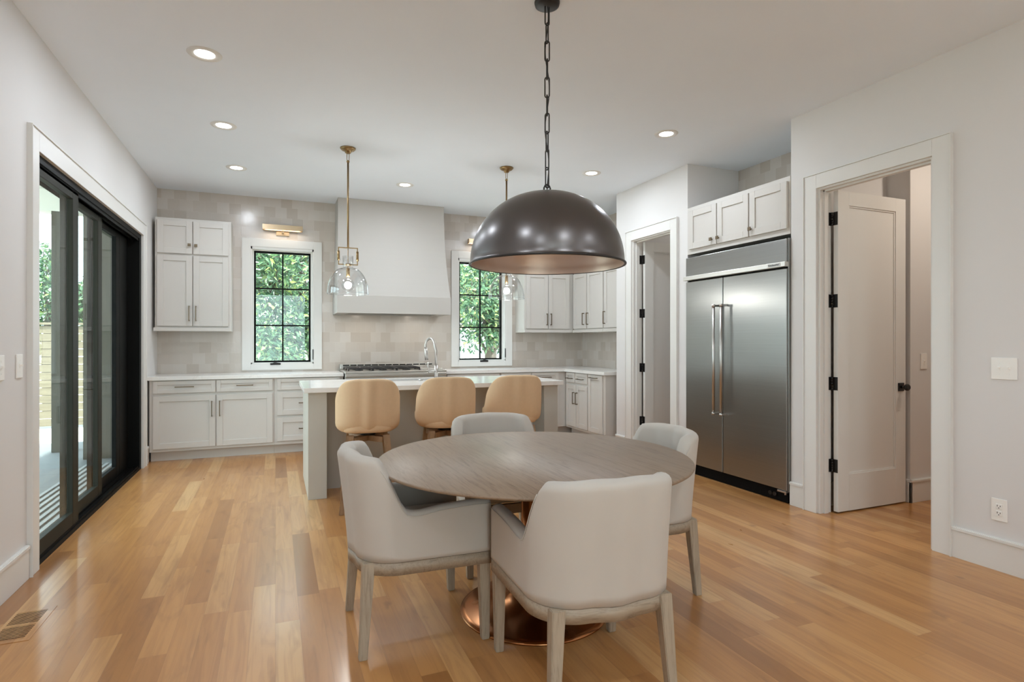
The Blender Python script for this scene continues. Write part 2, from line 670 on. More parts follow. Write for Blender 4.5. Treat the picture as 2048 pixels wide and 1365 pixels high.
# baseboards
BH = 0.185
def base_x(bm, x, sgn, y0, y1):      # along Y, on a wall at x facing sgn
    box(bm, x, x + sgn * 0.016, y0, y1, 0, BH, 0.002)
    box(bm, x, x + sgn * 0.022, y0, y1, BH - 0.022, BH - 0.004, 0.002)
def base_y(bm, y, sgn, x0, x1):
    box(bm, x0, x1, y, y + sgn * 0.016, 0, BH, 0.002)
    box(bm, x0, x1, y, y + sgn * 0.022, BH - 0.022, BH - 0.004, 0.002)
bm = B(); base_x(bm, XL, 1, YF, 3.885); base_x(bm, XL, 1, 6.93, 7.06)
struct('baseboard_left', bm, TRIM, 'tall white baseboard on the left wall')
bm = B(); base_x(bm, XR, -1, YF, 2.172); base_x(bm, XR, -1, 3.22, 3.343); base_x(bm, XR, -1, 4.59, 4.70); base_x(bm, XR, -1, 5.652, 5.85)
struct('baseboard_right', bm, TRIM, 'tall white baseboard on the right wall')
bm = B(); base_y(bm, 3.02, -1, 4.684, 6.2); base_x(bm, 4.70, -1, 3.004, 3.215); base_y(bm, 3.215, -1, 3.92, 4.684)
struct('baseboard_hall', bm, TRIM, 'white baseboard in the hall')

# casings
def casing(fr, p0, p1, top, w, th=0.02):
    bm = B()
    fr.box(bm, p0 - w, p0, 0, top + w, 0, th, 0.002)
    fr.box(bm, p1, p1 + w, 0, top + w, 0, th, 0.002)
    fr.box(bm, p0 - 0.0001, p1 + 0.0001, top, top + w, 0, th, 0.002)
    fr.box(bm, p0 - w - 0.006, p0 - w, 0, top + w + 0.006, 0, th + 0.008)
    fr.box(bm, p1 + w, p1 + w + 0.006, 0, top + w + 0.006, 0, th + 0.008)
    fr.box(bm, p0 - w, p1 + w, top + w, top + w + 0.006, 0, th + 0.008)
    return bm
FR = Frame((XR, 0, 0), (0, -1, 0), (-1, 0, 0))     # p = -y on the right wall
FL = Frame((XL, 0, 0), (0, 1, 0), (1, 0, 0))       # p = y on the left wall
struct('trim_1', casing(FL, DY0, DY1, DZ, 0.115), TRIM, 'white casing around the black sliding door')
struct('trim_2', casing(FR, -HD[1], -HD[0], HD[2] - 0.004, 0.105), TRIM, 'white casing around the hall doorway')
struct('trim_3', casing(FR, -PD[1], -PD[0], PD[2] - 0.004, 0.105), TRIM, 'white casing around the pantry doorway')


def jamb(y0, y1, top):
    bm = B()
    t = 0.018
    x0, x1 = XR + 0.001, XR + TW - 0.001
    for ya, yb in ((y0, y0 + t), (y1 - t, y1)):
        box(bm, x0, x1, ya, yb, 0, top)
    box(bm, x0, x1, y0 + t, y1 - t, top - t, top)
    # door stop
    s0, s1 = XR + 0.035, XR + 0.075
    box(bm, s0, s1, y0 + t, y0 + t + 0.012, 0, top - t)
    box(bm, s0, s1, y1 - t - 0.012, y1 - t, 0, top - t)
    box(bm, s0, s1, y0 + t, y1 - t, top - t - 0.012, top - t)
    return bm
struct('trim_4', jamb(HD[0], HD[1], HD[2]), TRIM, 'white jamb lining the hall doorway')
struct('trim_5', jamb(PD[0], PD[1], PD[2]), TRIM, 'white jamb lining the pantry doorway')


# ------------------------------------------------------------------ kitchen windows
def window(name, w, label, crank_x, lock_side):
    x0, x1, z0, z1 = w
    bm = B()
    c = 0.098
    o = YB - 0.02
    box(bm, x0 - c, x0, o, YB, z0 - 0.06, z1 + c, 0.002)
    box(bm, x1, x1 + c, o, YB, z0 - 0.06, z1 + c, 0.002)
    box(bm, x0, x1, o, YB, z1, z1 + c, 0.002)
    box(bm, x0, x1, o, YB, z0 - 0.06, z0 + 0.015, 0.002)
    # white lining of the reveal, a stepped sash frame
    for a, b in ((x0, x0 + 0.016), (x1 - 0.016, x1)):
        box(bm, a, b, YB - 0.012, YB + 0.14, z0 + 0.015, z1)
    box(bm, x0, x1, YB - 0.012, YB + 0.14, z1 - 0.03, z1)
    box(bm, x0, x1, YB - 0.012, YB + 0.14, z0, z0 + 0.03)
    root = obj(name, bm, TRIM)
    root['kind'] = 'structure'
    root['label'] = label
    f = B()
    a0, a1, b0, b1 = x0 + 0.032, x1 - 0.032, z0 + 0.03, z1 - 0.042
    y0, y1 = YB + 0.07, YB + 0.12
    box(f, x0 + 0.016, a0, YB + 0.05, YB + 0.125, b0, z1 - 0.03)
    t = 0.021
    f2 = B()
    for p, q in ((a0, a0 + t), (a1 - t, a1)):
        box(f2, p, q, y0, y1, b0, b1)
    box(f2, a0 + t, a1 - t, y0, y1, b0, b0 + t)
    box(f2, a0 + t, a1 - t, y0, y1, b1 - t, b1)
    mx = (a0 + a1) / 2
    m = 0.0085
    box(f2, mx - m, mx + m, y0 + 0.01, y1 - 0.01, b0 + t, b1 - t)
    for k in (1, 2):
        zz = b0 + (b1 - b0) * k / 3
        box(f2, a0 + t, mx - m, y0 + 0.01, y1 - 0.01, zz - m, zz + m)
        box(f2, mx + m, a1 - t, y0 + 0.01, y1 - 0.01, zz - m, zz + m)
    box(f, a1, x1 - 0.016, YB + 0.05, YB + 0.125, b0, z1 - 0.03)
    box(f, a0, a1, YB + 0.05, YB + 0.125, b1, z1 - 0.03)
    obj('sash_liner', f, TRIM, root)
    obj('window_frame', f2, BLACK, root)['label'] = 'black steel look sash with six panes'
    g = B()
    box(g, a0 + 0.01, a1 - 0.01, y0 + 0.022, y0 + 0.026, b0 + 0.01, b1 - 0.01)
    obj('window_glass', g, GLASS, root)
    h = B()
    box(h, crank_x - 0.06, crank_x + 0.06, YB - 0.03, YB - 0.012, z0 + 0.0, z0 + 0.026, 0.006)
    tube(h, [(crank_x - 0.045, YB - 0.034, z0 + 0.016), (crank_x - 0.01, YB - 0.045, z0 + 0.03), (crank_x + 0.05, YB - 0.04, z0 + 0.022)], 0.006, 8)
    obj('crank_handle', h, IRON, root)['label'] = 'black crank handle'
    l = B()
    box(l, x1 - 0.014, x1 - 0.004, YB - 0.026, YB - 0.012, z0 + 0.06, z0 + 0.19, 0.003)
    obj('sash_lock', l, IRON, root)
    return root


window('window_1', W1, 'six pane black kitchen window left of the range hood', 0.0, 1)
window('window_2', W2, 'six pane black kitchen window right of the range hood', 2.72, 1)

for i, (a, b) in enumerate(FILL_WIN):
    bm = B()
    t = 0.05
    box(bm, a, a + t, YF - 0.12, YF - 0.06, 0.1, 2.75); box(bm, b - t, b, YF - 0.12, YF - 0.06, 0.1, 2.75)
    box(bm, a + t, b - t, YF - 0.12, YF - 0.06, 0.1, 0.15); box(bm, a + t, b - t, YF - 0.12, YF - 0.06, 2.7, 2.75)
    o = obj('window_%d' % (i + 3), bm, BLACK); o['kind'] = 'structure'  # added window out of view, a source of fill daylight
    g = B(); box(g, a + t, b - t, YF - 0.095, YF - 0.09, 0.15, 2.7)
    obj('window_glass', g, GLASS, o)

# ------------------------------------------------------------------ sliding door (door_1)
bm = B()
xo, xi = XL - 0.158, XL - 0.003
box(bm, xo, xi, DY1 - 0.075, DY1, 0.0, DZ)                       # far jamb
box(bm, xo, xi, DY0 - 0.104, DY0 - 0.06, 0.0, DZ)                        # near jamb
box(bm, xo, xi, DY0 - 0.06, DY1 - 0.075, DZ - 0.045, DZ)         # head
box(bm, xo, xi, DY0 - 0.06, DY1 - 0.075, 0.0, 0.03)              # sill
for k in range(4):
    xx = XL - 0.012 - k * 0.045
    box(bm, xx - 0.004, xx, DY0 - 0.06, DY1 - 0.075, 0.03, 0.045)
    box(bm, xx - 0.004, xx, DY0 - 0.06, DY1 - 0.075, DZ - 0.07, DZ - 0.045)
D1 = obj('door_1', bm, BLACK)
D1['kind'] = 'structure'
D1['label'] = 'black framed three panel sliding glass door in the left wall'


def slide_panel(x, y0, y1, mat, stile=0.085):
    p = B()
    xa, xb = x - 0.036, x
    z0, z1 = 0.046, DZ - 0.05
    bt = 0.09
    box(p, xa, xb, y0, y0 + stile, z0, z1, 0.003)
    box(p, xa, xb, y1 - stile, y1, z0, z1, 0.003)
    box(p, xa, xb, y0 + stile, y1 - stile, z0, z0 + bt, 0.003)
    box(p, xa, xb, y0 + stile, y1 - stile, z1 - 0.062, z1, 0.003)
    o = obj('door_panel', p, mat, D1)
    g = B()
    box(g, xa + 0.012, xa + 0.018, y0 + stile - 0.008, y1 - stile + 0.008, z0 + bt - 0.008, z1 - 0.062 + 0.008)
    obj('door_glass', g, DOORGLASS, o)
    return o
slide_panel(XL - 0.012, 3.962, 4.835, OLIVE, 0.118)
slide_panel(XL - 0.057, 4.74, 5.612, OLIVE, 0.108)
slide_panel(XL - 0.102, 5.52, 6.39, BLACK, 0.118)
bm = B(); box(bm, XL - 0.138, XL - 0.102, 6.391, 6.724, 0.046, DZ - 0.05)
obj('pocket_panel', bm, BLACK, D1)['label'] = 'solid black panel'

# ------------------------------------------------------------------ hinged doors
def hinge(bm, x, y, ya, yb, z):
    # a leaf on the jamb face, a leaf on the door edge, and the knuckle between them
    box(bm, x - 0.048, x - 0.006, y - 0.003, y - 0.0002, z - 0.05, z + 0.05, 0.001)
    box(bm, x - 0.003, x - 0.0002, ya, yb, z - 0.05, z + 0.05, 0.001)
    for k in range(5):
        cyl(bm, (x - 0.005, (y + yb) / 2, z - 0.05 + k * 0.02 + 0.001), (x - 0.005, (y + yb) / 2, z - 0.05 + k * 0.02 + 0.019), 0.0085, 10)


def leaf_door(name, x0, x1, yf, ytk, top, label, hy, knob, zs):
    root = None
    bm = B()
    y0, y1 = yf, yf + ytk
    z0 = 0.012
    st, tr, br = 0.118, 0.105, 0.275
    box(bm, x0, x0 + st, y0, y1, z0, top, 0.002)
    box(bm, x1 - st, x1, y0, y1, z0, top, 0.002)
    box(bm, x0 + st, x1 - st, y0, y1, z0, z0 + br)
    box(bm, x0 + st, x1 - st, y0, y1, top - tr, top)
    box(bm, x0 + st, x1 - st, y0 + 0.012, y1 - 0.012, z0 + br, top - tr)
    # sticking around the panel
    s = 0.012
    for (a, b, c, d) in ((x0 + st, x0 + st + s, z0 + br, top - tr), (x1 - st - s, x1 - st, z0 + br, top - tr),
                         (x0 + st + s, x1 - st - s, z0 + br, z0 + br + s), (x0 + st + s, x1 - st - s, top - tr - s, top - tr)):
        box(bm, a, b, y0 + 0.006, y0 + 0.013, c, d)
    root = obj(name, bm, TRIM)
    root['kind'] = 'structure'
    root['label'] = label
    for z in zs:
        h = B()
        hinge(h, x0, hy, y0 + 0.002, y1, z)
        obj('hinge', h, BLACKGLOSS, root)['label'] = 'black hinge'
    if knob:
        h = B()
        kx, kz = x1 - 0.062, 0.93
        box(h, kx - 0.033, kx + 0.033, y0 - 0.009, y0, kz - 0.033, kz + 0.033, 0.003)
        cyl(h, (kx, y0 - 0.008, kz), (kx, y0 - 0.035, kz), 0.012, 16)
        for (a, b, r0, r1) in ((0.035, 0.043, 0.017, 0.026), (0.043, 0.058, 0.026, 0.027), (0.058, 0.066, 0.027, 0.02)):
            tube(h, [(kx, y0 - a, kz), (kx, y0 - b, kz)], [r0, r1], 20)
        obj('door_knob', h, BLACKGLOSS, root)['label'] = 'black knob on a square plate'
    return root


LX = XR + TW + 0.004
leaf_door('door_2', LX, LX + 0.66, 5.446, 0.038, 2.425, 'open white pantry door between the cabinets and the fridge', 5.502, False, (0.383, 0.991, 1.611, 2.225))
leaf_door('door_3', LX, LX + 0.765, 3.026, 0.038, 2.425, 'open white hall door right of the fridge', 3.082, True, (0.355, 0.974, 1.597, 2.216))

# ------------------------------------------------------------------ cabinets
def bar_pull(fr, kind, p, q, ln, r0):
    h = B()
    t = 0.005
    if kind == 'v':
        fr.box(h, p - t, p + t, q - ln / 2, q + ln / 2, r0 + 0.026, r0 + 0.036, 0.0015)
        for s in (-1, 1):
            fr.box(h, p - t, p + t, q + s * (ln / 2 - 0.006) - 0.006, q + s * (ln / 2 - 0.006) + 0.006, r0, r0 + 0.027)
    elif kind == 'h':
        fr.box(h, p - ln / 2, p + ln / 2, q - t, q + t, r0 + 0.026, r0 + 0.036, 0.0015)
        for s in (-1, 1):
            fr.box(h, p + s * (ln / 2 - 0.006) - 0.006, p + s * (ln / 2 - 0.006) + 0.006, q - t, q + t, r0, r0 + 0.027)
    else:
        fr.box(h, p - 0.005, p + 0.005, q - 0.005, q + 0.005, r0, r0 + 0.02)
        fr.box(h, p - 0.0155, p + 0.0155, q - 0.0155, q + 0.0155, r0 + 0.018, r0 + 0.028, 0.002)
    return h


def shaker(fr, p0, p1, q0, q1, r0=0.001, th=0.02, rail=0.06):
    bm = B()
    if (q1 - q0) < 0.2:
        rail = 0.04
    fr.box(bm, p0, p0 + rail, q0, q1, r0, r0 + th, 0.0015, seg=1)
    fr.box(bm, p1 - rail, p1, q0, q1, r0, r0 + th, 0.0015, seg=1)
    fr.box(bm, p0 + rail, p1 - rail, q0, q0 + rail, r0, r0 + th, 0.0015, seg=1)
    fr.box(bm, p0 + rail, p1 - rail, q1 - rail, q1, r0, r0 + th, 0.0015, seg=1)
    fr.box(bm, p0 + rail - 0.002, p1 - rail + 0.002, q0 + rail - 0.002, q1 - rail + 0.002, r0, r0 + th - 0.011)
    return bm


def cabinet(name, label, cat, fr, W, z0, z1, D, fronts, toe=0.0, mat=CAB, group=None, rail=None, ends=True):
    c = fr.pt(W / 2, z0 - toe, -D / 2)
    root = thing(name, label, cat, c, group)
    bm = B()
    fr.box(bm, 0, W, z0, z1, -D, 0, 0.001, seg=1)
    obj('cabinet_body', bm, mat, root)
    if toe:
        bm = B()
        fr.box(bm, 0, W, z0 - toe, z0 - 0.0005, -D, -0.085)
        obj('toe_kick', bm, mat, root)
    if rail:
        bm = B()
        fr.box(bm, rail[0], rail[1], z0 - 0.04, z0 - 0.0005, -D + 0.012, 0.024, 0.002)
        obj('light_rail', bm, mat, root)
    for f in fronts:
        kind, p0, p1, q0, q1, hd = f
        d = obj(kind, shaker(fr, p0, p1, q0, q1), mat, root)
        if hd:
            nm = 'knob' if hd[0] == 'k' else 'handle'
            obj(nm, bar_pull(fr, hd[0], hd[1], hd[2], hd[3] if len(hd) > 3 else 0, 0.0205), BRONZE, d)['label'] = 'bronze ' + nm
    return root


YBASE = 7.07
def fb(x):      # back run, p = x - x0
    return Frame((x, YBASE, 0), (1, 0, 0), (0, -1, 0))
DB = YB - YBASE - 0.003

f = fb(-1.235)
cabinet('base_cabinet', 'wide white base cabinet with two drawers over two doors by the sliding door', 'cabinet', f, 1.222, 0.11, 0.874, DB, [
    ('drawer', 0.035, 0.625, 0.735, 0.864, ('h', 0.33, 0.802, 0.18)),
    ('drawer', 0.637, 1.205, 0.735, 0.864, ('h', 0.92, 0.802, 0.17)),
    ('door', 0.035, 0.625, 0.142, 0.705, ('v', 0.592, 0.555, 0.17)),
    ('door', 0.637, 1.205, 0.142, 0.705, ('v', 0.669, 0.555, 0.17))], 0.11)
f = fb(-0.012)
cabinet('base_cabinet', 'white three drawer base cabinet between the window and the range', 'cabinet', f, 0.755, 0.11, 0.874, DB, [
    ('drawer', 0.03, 0.72, 0.735, 0.864, ('h', 0.375, 0.798, 0.23)),
    ('drawer', 0.03, 0.72, 0.447, 0.705, ('h', 0.375, 0.583, 0.23)),
    ('drawer', 0.03, 0.72, 0.15, 0.42, ('h', 0.375, 0.288, 0.23))], 0.11)
f = fb(2.0)
cabinet('base_cabinet', 'white base cabinet under the right window, next to the range', 'cabinet', f, 0.745, 0.11, 0.874, DB, [
    ('drawer', 0.02, 0.73, 0.735, 0.864, ('h', 0.375, 0.8, 0.17)),
    ('door', 0.02, 0.37, 0.142, 0.705, ('v', 0.34, 0.6, 0.17)), ('door', 0.378, 0.73, 0.142, 0.705, ('v', 0.408, 0.6, 0.17))], 0.11)
f = fb(2.747)
cabinet('base_cabinet', 'white base cabinet with two drawers running into the corner', 'cabinet', f, 1.56, 0.11, 0.874, DB, [
    ('drawer', 0.012, 0.445, 0.735, 0.864, ('h', 0.23, 0.8, 0.17)), ('drawer', 0.455, 0.86, 0.735, 0.864, ('h', 0.655, 0.8, 0.17)),
    ('door', 0.012, 0.445, 0.142, 0.705, ('v', 0.41, 0.6, 0.17)), ('door', 0.455, 0.86, 0.142, 0.705, ('v', 0.49, 0.6, 0.17))], 0.11)
XBR = 3.725
fr_ = Frame((XBR, 7.045, 0), (0, -1, 0), (-1, 0, 0))
cabinet('base_cabinet', 'white corner base cabinet with two small drawers over a pair of doors', 'cabinet', fr_, 0.616, 0.11, 0.874, XK - XBR - 0.003, [
    ('drawer', 0.03, 0.272, 0.735, 0.864, ('h', 0.15, 0.79, 0.15)), ('drawer', 0.292, 0.604, 0.735, 0.864, ('h', 0.44, 0.79, 0.16)),
    ('door', 0.03, 0.308, 0.142, 0.705, ('v', 0.268, 0.53, 0.16)), ('door', 0.318, 0.604, 0.142, 0.705, ('v', 0.35, 0.53, 0.16))], 0.11)
fr_ = Frame((XBR, 6.428, 0), (0, -1, 0), (-1, 0, 0))
cabinet('base_cabinet', 'narrow white pull-out base cabinet at the end of the right counter', 'cabinet', fr_, 0.402, 0.11, 0.874, XK - XBR - 0.003, [
    ('door', 0.012, 0.352, 0.142, 0.864, ('h', 0.165, 0.83, 0.17))], 0.11)

# wall cabinets
YUP = 7.30
fr_ = Frame((-1.222, YUP, 0), (1, 0, 0), (0, -1, 0))
cabinet('wall_cabinet', 'tall white wall cabinet with four doors left of the left window', 'cabinet', fr_, 0.752, 1.445, 2.66, YB - YUP - 0.002, [
    ('door', 0.022, 0.362, 2.268, 2.632, ('k', 0.335, 2.366)), ('door', 0.372, 0.725, 2.268, 2.632, ('k', 0.4, 2.362)),
    ('door', 0.022, 0.362, 1.462, 2.246, ('v', 0.333, 1.603, 0.17)), ('door', 0.372, 0.725, 1.462, 2.246, ('v', 0.4, 1.603, 0.17))], rail=(-0.012, 0.754))
fr_ = Frame((3.2, YUP, 0), (1, 0, 0), (0, -1, 0))
cabinet('wall_cabinet', 'white double door wall cabinet right of the right window', 'cabinet', fr_, 0.768, 1.455, 2.66, YB - YUP - 0.002, [
    ('door', 0.026, 0.362, 1.468, 2.246, ('v', 0.336, 1.6, 0.165)), ('door', 0.37, 0.702, 1.468, 2.246, ('v', 0.4, 1.6, 0.165)),
    ('door', 0.026, 0.362, 2.268, 2.632, ('k', 0.335, 2.366)), ('door', 0.37, 0.702, 2.268, 2.632, ('k', 0.4, 2.366))], rail=(-0.002, 0.742))
XUP = 3.97
fr_ = Frame((XUP, 7.275, 0), (0, -1, 0), (-1, 0, 0))
cabinet('wall_cabinet', 'white double door wall cabinet on the side wall beside the corner', 'cabinet', fr_, 0.828, 1.455, 2.66, XK - XUP - 0.002, [
    ('door', 0.012, 0.385, 1.468, 2.246, ('v', 0.33, 1.6, 0.165)), ('door', 0.41, 0.818, 1.468, 2.246, ('v', 0.44, 1.6, 0.165)),
    ('door', 0.012, 0.385, 2.268, 2.632, ('k', 0.355, 2.366)), ('door', 0.41, 0.818, 2.268, 2.632, ('k', 0.44, 2.366))], rail=(-0.0, 0.826))
fr_ = Frame((XUP, 6.445, 0), (0, -1, 0), (-1, 0, 0))
cabinet('wall_cabinet', 'white wall cabinet half hidden by the pantry wall corner', 'cabinet', fr_, 0.46, 1.455, 2.66, XK - XUP - 0.002, [
    ('door', 0.014, 0.44, 1.468, 2.246, ('v', 0.045, 1.6, 0.165)), ('door', 0.014, 0.44, 2.268, 2.632, ('k', 0.045, 2.366))], rail=(0.002, 0.458))
# cabinet over the fridge
fr_ = Frame((XR - 0.004, 4.568, 0), (0, -1, 0), (-1, 0, 0))
cabinet('fridge_cabinet', 'white three door cabinet built in above the refrigerator', 'cabinet', fr_, 1.222, 2.145, 2.605, 0.62, [
    ('door', 0.04, 0.417, 2.19, 2.565, ('k', 0.366, 2.24)), ('door', 0.43, 0.803, 2.19, 2.565, ('k', 0.452, 2.24)),
    ('door', 0.816, 1.203, 2.19, 2.565, ('k', 0.838, 2.25))])

# ------------------------------------------------------------------ worktops
YC = 7.035
bm = B(); box(bm, XL + 0.001, 0.748, YC, YB - 0.001, 0.8745, 0.915, 0.003)
o = recenter(obj('countertop', bm, QUARTZ)); tag(o, 'white quartz worktop under the left window', 'countertop')
bm = B(); prism(bm, [(1.996, YB - 0.001), (1.996, YC), (3.69, YC), (3.69, 6.0), (XK - 0.001, 6.0), (XK - 0.001, YB - 0.001)], 0.8745, 0.915, 0.003)
o = recenter(obj('countertop', bm, QUARTZ)); tag(o, 'L-shaped white quartz worktop turning the right corner', 'countertop')

# ------------------------------------------------------------------ range and hood
rg = thing('gas_range', 'stainless steel gas range with black grates under the hood', 'range', (1.372, 7.3, 0))
X0, X1 = 0.757, 1.987
bm = B()
box(bm, X0, X1, 6.985, 7.61, 0.12, 0.905, 0.003)
box(bm, X0 - 0.003, X1 + 0.003, 6.965, 7.62, 0.905, 0.935, 0.006)
obj('range_body', bm, STEELR, rg)
bm = B(); box(bm, X0, X1, 6.955, 6.984, 0.865, 0.904, 0.006); box(bm, X0, X1, 6.965, 6.984, 0.72, 0.864, 0.004)
obj('control_panel', bm, STEELR, rg)
bm = B()
box(bm, X0, X1, 7.545, 7.62, 0.936, 1.0, 0.006)
obj('back_guard', bm, STEELR, rg)
bm = B()
n = 13
for i in range(n):
    a = X0 + 0.03 + i * (X1 - X0 - 0.06) / n
    box(bm, a + 0.006, a + (X1 - X0 - 0.06) / n - 0.006, 7.5435, 7.5465, 0.978, 0.992)
obj('vent_slots', bm, DARK, rg)
for i in range(3):
    g = B()
    a = X0 + 0.045 + i * 0.288
    b_ = a + 0.276
    ya, yb = 7.01, 7.52
    t = 0.006
    zt = 0.975
    for x in (a, (a + b_) / 2, b_):
        box(g, x - t, x + t, ya, yb, zt - 0.016, zt, 0.002, 1)
    for y in (ya, (ya * 2 + yb) / 3, (ya + yb) / 2, (ya + 2 * yb) / 3, yb):
        box(g, a - t, b_ + t, y - t, y + t, zt - 0.018, zt - 0.002, 0.002, 1)
    for x in (a, b_):
        for y in (ya, (ya + yb) / 2, yb):
            box(g, x - t, x + t, y - t, y + t, 0.9355, zt - 0.017)
    obj('grate', g, IRON, rg)
    for y in (7.14, 7.39):
        k = B(); lathe(k, [(0.0, 0.02), (0.03, 0.02), (0.045, 0.012), (0.05, 0.0)], ((a + b_) / 2, y, 0.9355), 24, cap1=True)
        obj('burner', k, IRON, rg)
bm = B(); box(bm, 1.665, 1.955, 7.01, 7.52, 0.9355, 0.952, 0.005)
obj('griddle', bm, STEELR, rg)
for i in range(8):
    k = B(); x = X0 + 0.1 + i * 0.147
    cyl(k, (x, 6.964, 0.79), (x, 6.925, 0.79), 0.024, 24)
    obj('control_knob', k, IRON, rg)
for a, b_ in ((X0 + 0.01, 1.2), (1.21, X1 - 0.01)):
    k = B(); box(k, a, b_, 6.95, 6.984, 0.2, 0.705, 0.006)
    d = obj('oven_door', k, STEELR, rg)
    k = B(); cyl(k, (a + 0.03, 6.9, 0.66), (b_ - 0.03, 6.9, 0.66), 0.012, 16)
    for x in (a + 0.05, b_ - 0.05):
        cyl(k, (x, 6.95, 0.66), (x, 6.9, 0.66), 0.008, 10)
    obj('oven_handle', k, CHROME, d)
for x in (X0 + 0.05, X1 - 0.05):
    for y in (7.02, 7.55):
        k = B(); cyl(k, (x, y, 0.0), (x, y, 0.1205), 0.02, 14)
        obj('leg', k, STEELR, rg)

bm = B()
# profile of the plaster hood: a straight band, then a gentle sweep up to the ceiling
prof = [(1.63, 0.697, 7.05), (1.845, 0.697, 7.05)]
for i in range(0, 17):
    t = i / 16
    s = (1 - (1 - t) ** 2.2)
    prof.append((1.85 + t * (CH - 0.001 - 1.85), 0.694 - 0.028 * s, 7.055 + 0.21 * s))
cx = 1.372
rings = []
for z, hw, yf in prof:
    rings.append([bm.verts.new(p) for p in ((cx - hw, YB - 0.002, z), (cx - hw, yf, z), (cx + hw, yf, z), (cx + hw, YB - 0.002, z))])
for a, b_ in zip(rings, rings[1:]):
    for k in range(4):
        bm.faces.new((a[k], a[(k + 1) % 4], b_[(k + 1) % 4], b_[k]))
bm.faces.new(rings[-1])
# underside: a rim with a recessed liner
z = 1.63
ri = [bm.verts.new(p) for p in ((cx - 0.56, YB - 0.06, z), (cx - 0.56, 7.14, z), (cx + 0.56, 7.14, z), (cx + 0.56, YB - 0.06, z))]
rt = [bm.verts.new((v.co.x, v.co.y, z + 0.06)) for v in ri]
for k in range(4):
    bm.faces.new((rings[0][(k + 1) % 4], rings[0][k], ri[k], ri[(k + 1) % 4]))
    bm.faces.new((ri[(k + 1) % 4], ri[k], rt[k], rt[(k + 1) % 4]))
bm.faces.new(rt)
hood = thing('range_hood', 'large white plaster range hood between the two kitchen windows', 'range hood', (cx, 7.35, 1.63))
obj('hood_shell', bm, HOODM, hood)
bm = B(); box(bm, cx - 0.54, cx + 0.54, 7.16, YB - 0.08, 1.66, 1.685, 0.003)
obj('hood_liner', bm, STEEL, hood)
for x in (cx - 0.35, cx + 0.35):
    k = B(); cyl(k, (x, 7.24, 1.6595), (x, 7.24, 1.654), 0.035, 20)
    obj('hood_light', k, WARMGLOW, hood)
    ld = bpy.data.lights.new('hood_lamp', 'AREA'); ld.shape = 'DISK'; ld.size = 0.07; ld.energy = 1.1; ld.color = (1, 0.9, 0.78)
    lo = bpy.data.objects.new('hood_lamp', ld); COL.objects.link(lo); lo.parent = hood; lo.location = Vector((x, 7.24, 1.65)) - hood.location

# ------------------------------------------------------------------ island
isl = thing('kitchen_island', 'light grey kitchen island with panel legs and a white quartz top', 'kitchen island', (1.38, 5.38, 0))
IX0, IX1, IY0, IY1 = 0.21, 2.55, 4.88, 5.87
bm = B(); box(bm, 0.245, 0.391, 4.93, IY1 - 0.03, 0.0, 0.874, 0.002)
obj('leg_panel', bm, ISL, isl)
bm = B(); box(bm, 2.369, 2.515, 4.93, IY1 - 0.03, 0.0, 0.874, 0.002)
obj('leg_panel', bm, ISL, isl)
bm = B(); box(bm, 0.3915, 2.3685, 5.25, 5.272, 0.0, 0.874)
obj('back_panel', bm, ISL, isl)
bm = B()
box(bm, 0.3915, 0.985, 5.2725, 5.80, 0.1, 0.874); box(bm, 1.735, 2.3685, 5.2725, 5.80, 0.1, 0.874)
box(bm, 0.985, 1.735, 5.2725, 5.80, 0.1, 0.64)
box(bm, 0.985, 1.735, 5.2725, 5.42, 0.64, 0.874)
box(bm, 0.3915, 2.3685, 5.2725, 5.72, 0.0, 0.0995)
obj('cabinet_body', bm, ISL, isl)
fi = Frame((2.3685, 5.80, 0), (-1, 0, 0), (0, 1, 0))
for i in range(4):
    d = obj('door', shaker(fi, 0.01 + i * 0.49, 0.49 + i * 0.49, 0.13, 0.86), ISL, isl)
    obj('handle', bar_pull(fi, 'v', 0.455 + i * 0.49 if i % 2 == 0 else 0.045 + i * 0.49, 0.7, 0.17, 0.0205), BRONZE, d)
# top with the sink cut-out
SX0, SX1, SY0, SY1 = 1.02, 1.70, 5.45, 5.80
bm = B()
box(bm, IX0, IX1, IY0, SY0, 0.8745, 0.915, 0.003)
box(bm, IX0, SX0, SY0, SY1, 0.8745, 0.915); box(bm, SX1, IX1, SY0, SY1, 0.8745, 0.915)
box(bm, IX0, IX1, SY1, IY1, 0.8745, 0.915, 0.003)
obj('island_top', bm, QUARTZ, isl)['label'] = 'white quartz worktop'
bm = B()
t = 0.008
box(bm, SX0 - t, SX0, SY0 - t, SY1 - 0.005, 0.66, 0.874); box(bm, SX1, SX1 + t, SY0 - t, SY1 - 0.005, 0.66, 0.874)
box(bm, SX0, SX1, SY0 - t, SY0, 0.66, 0.874); box(bm, SX0, SX1, SY1 - 0.013, SY1 - 0.005, 0.66, 0.874)
box(bm, SX0 - t, SX1 + t, SY0 - t, SY1 - 0.005, 0.65, 0.66)
obj('sink', bm, STEEL, isl)['label'] = 'undermount stainless steel sink'

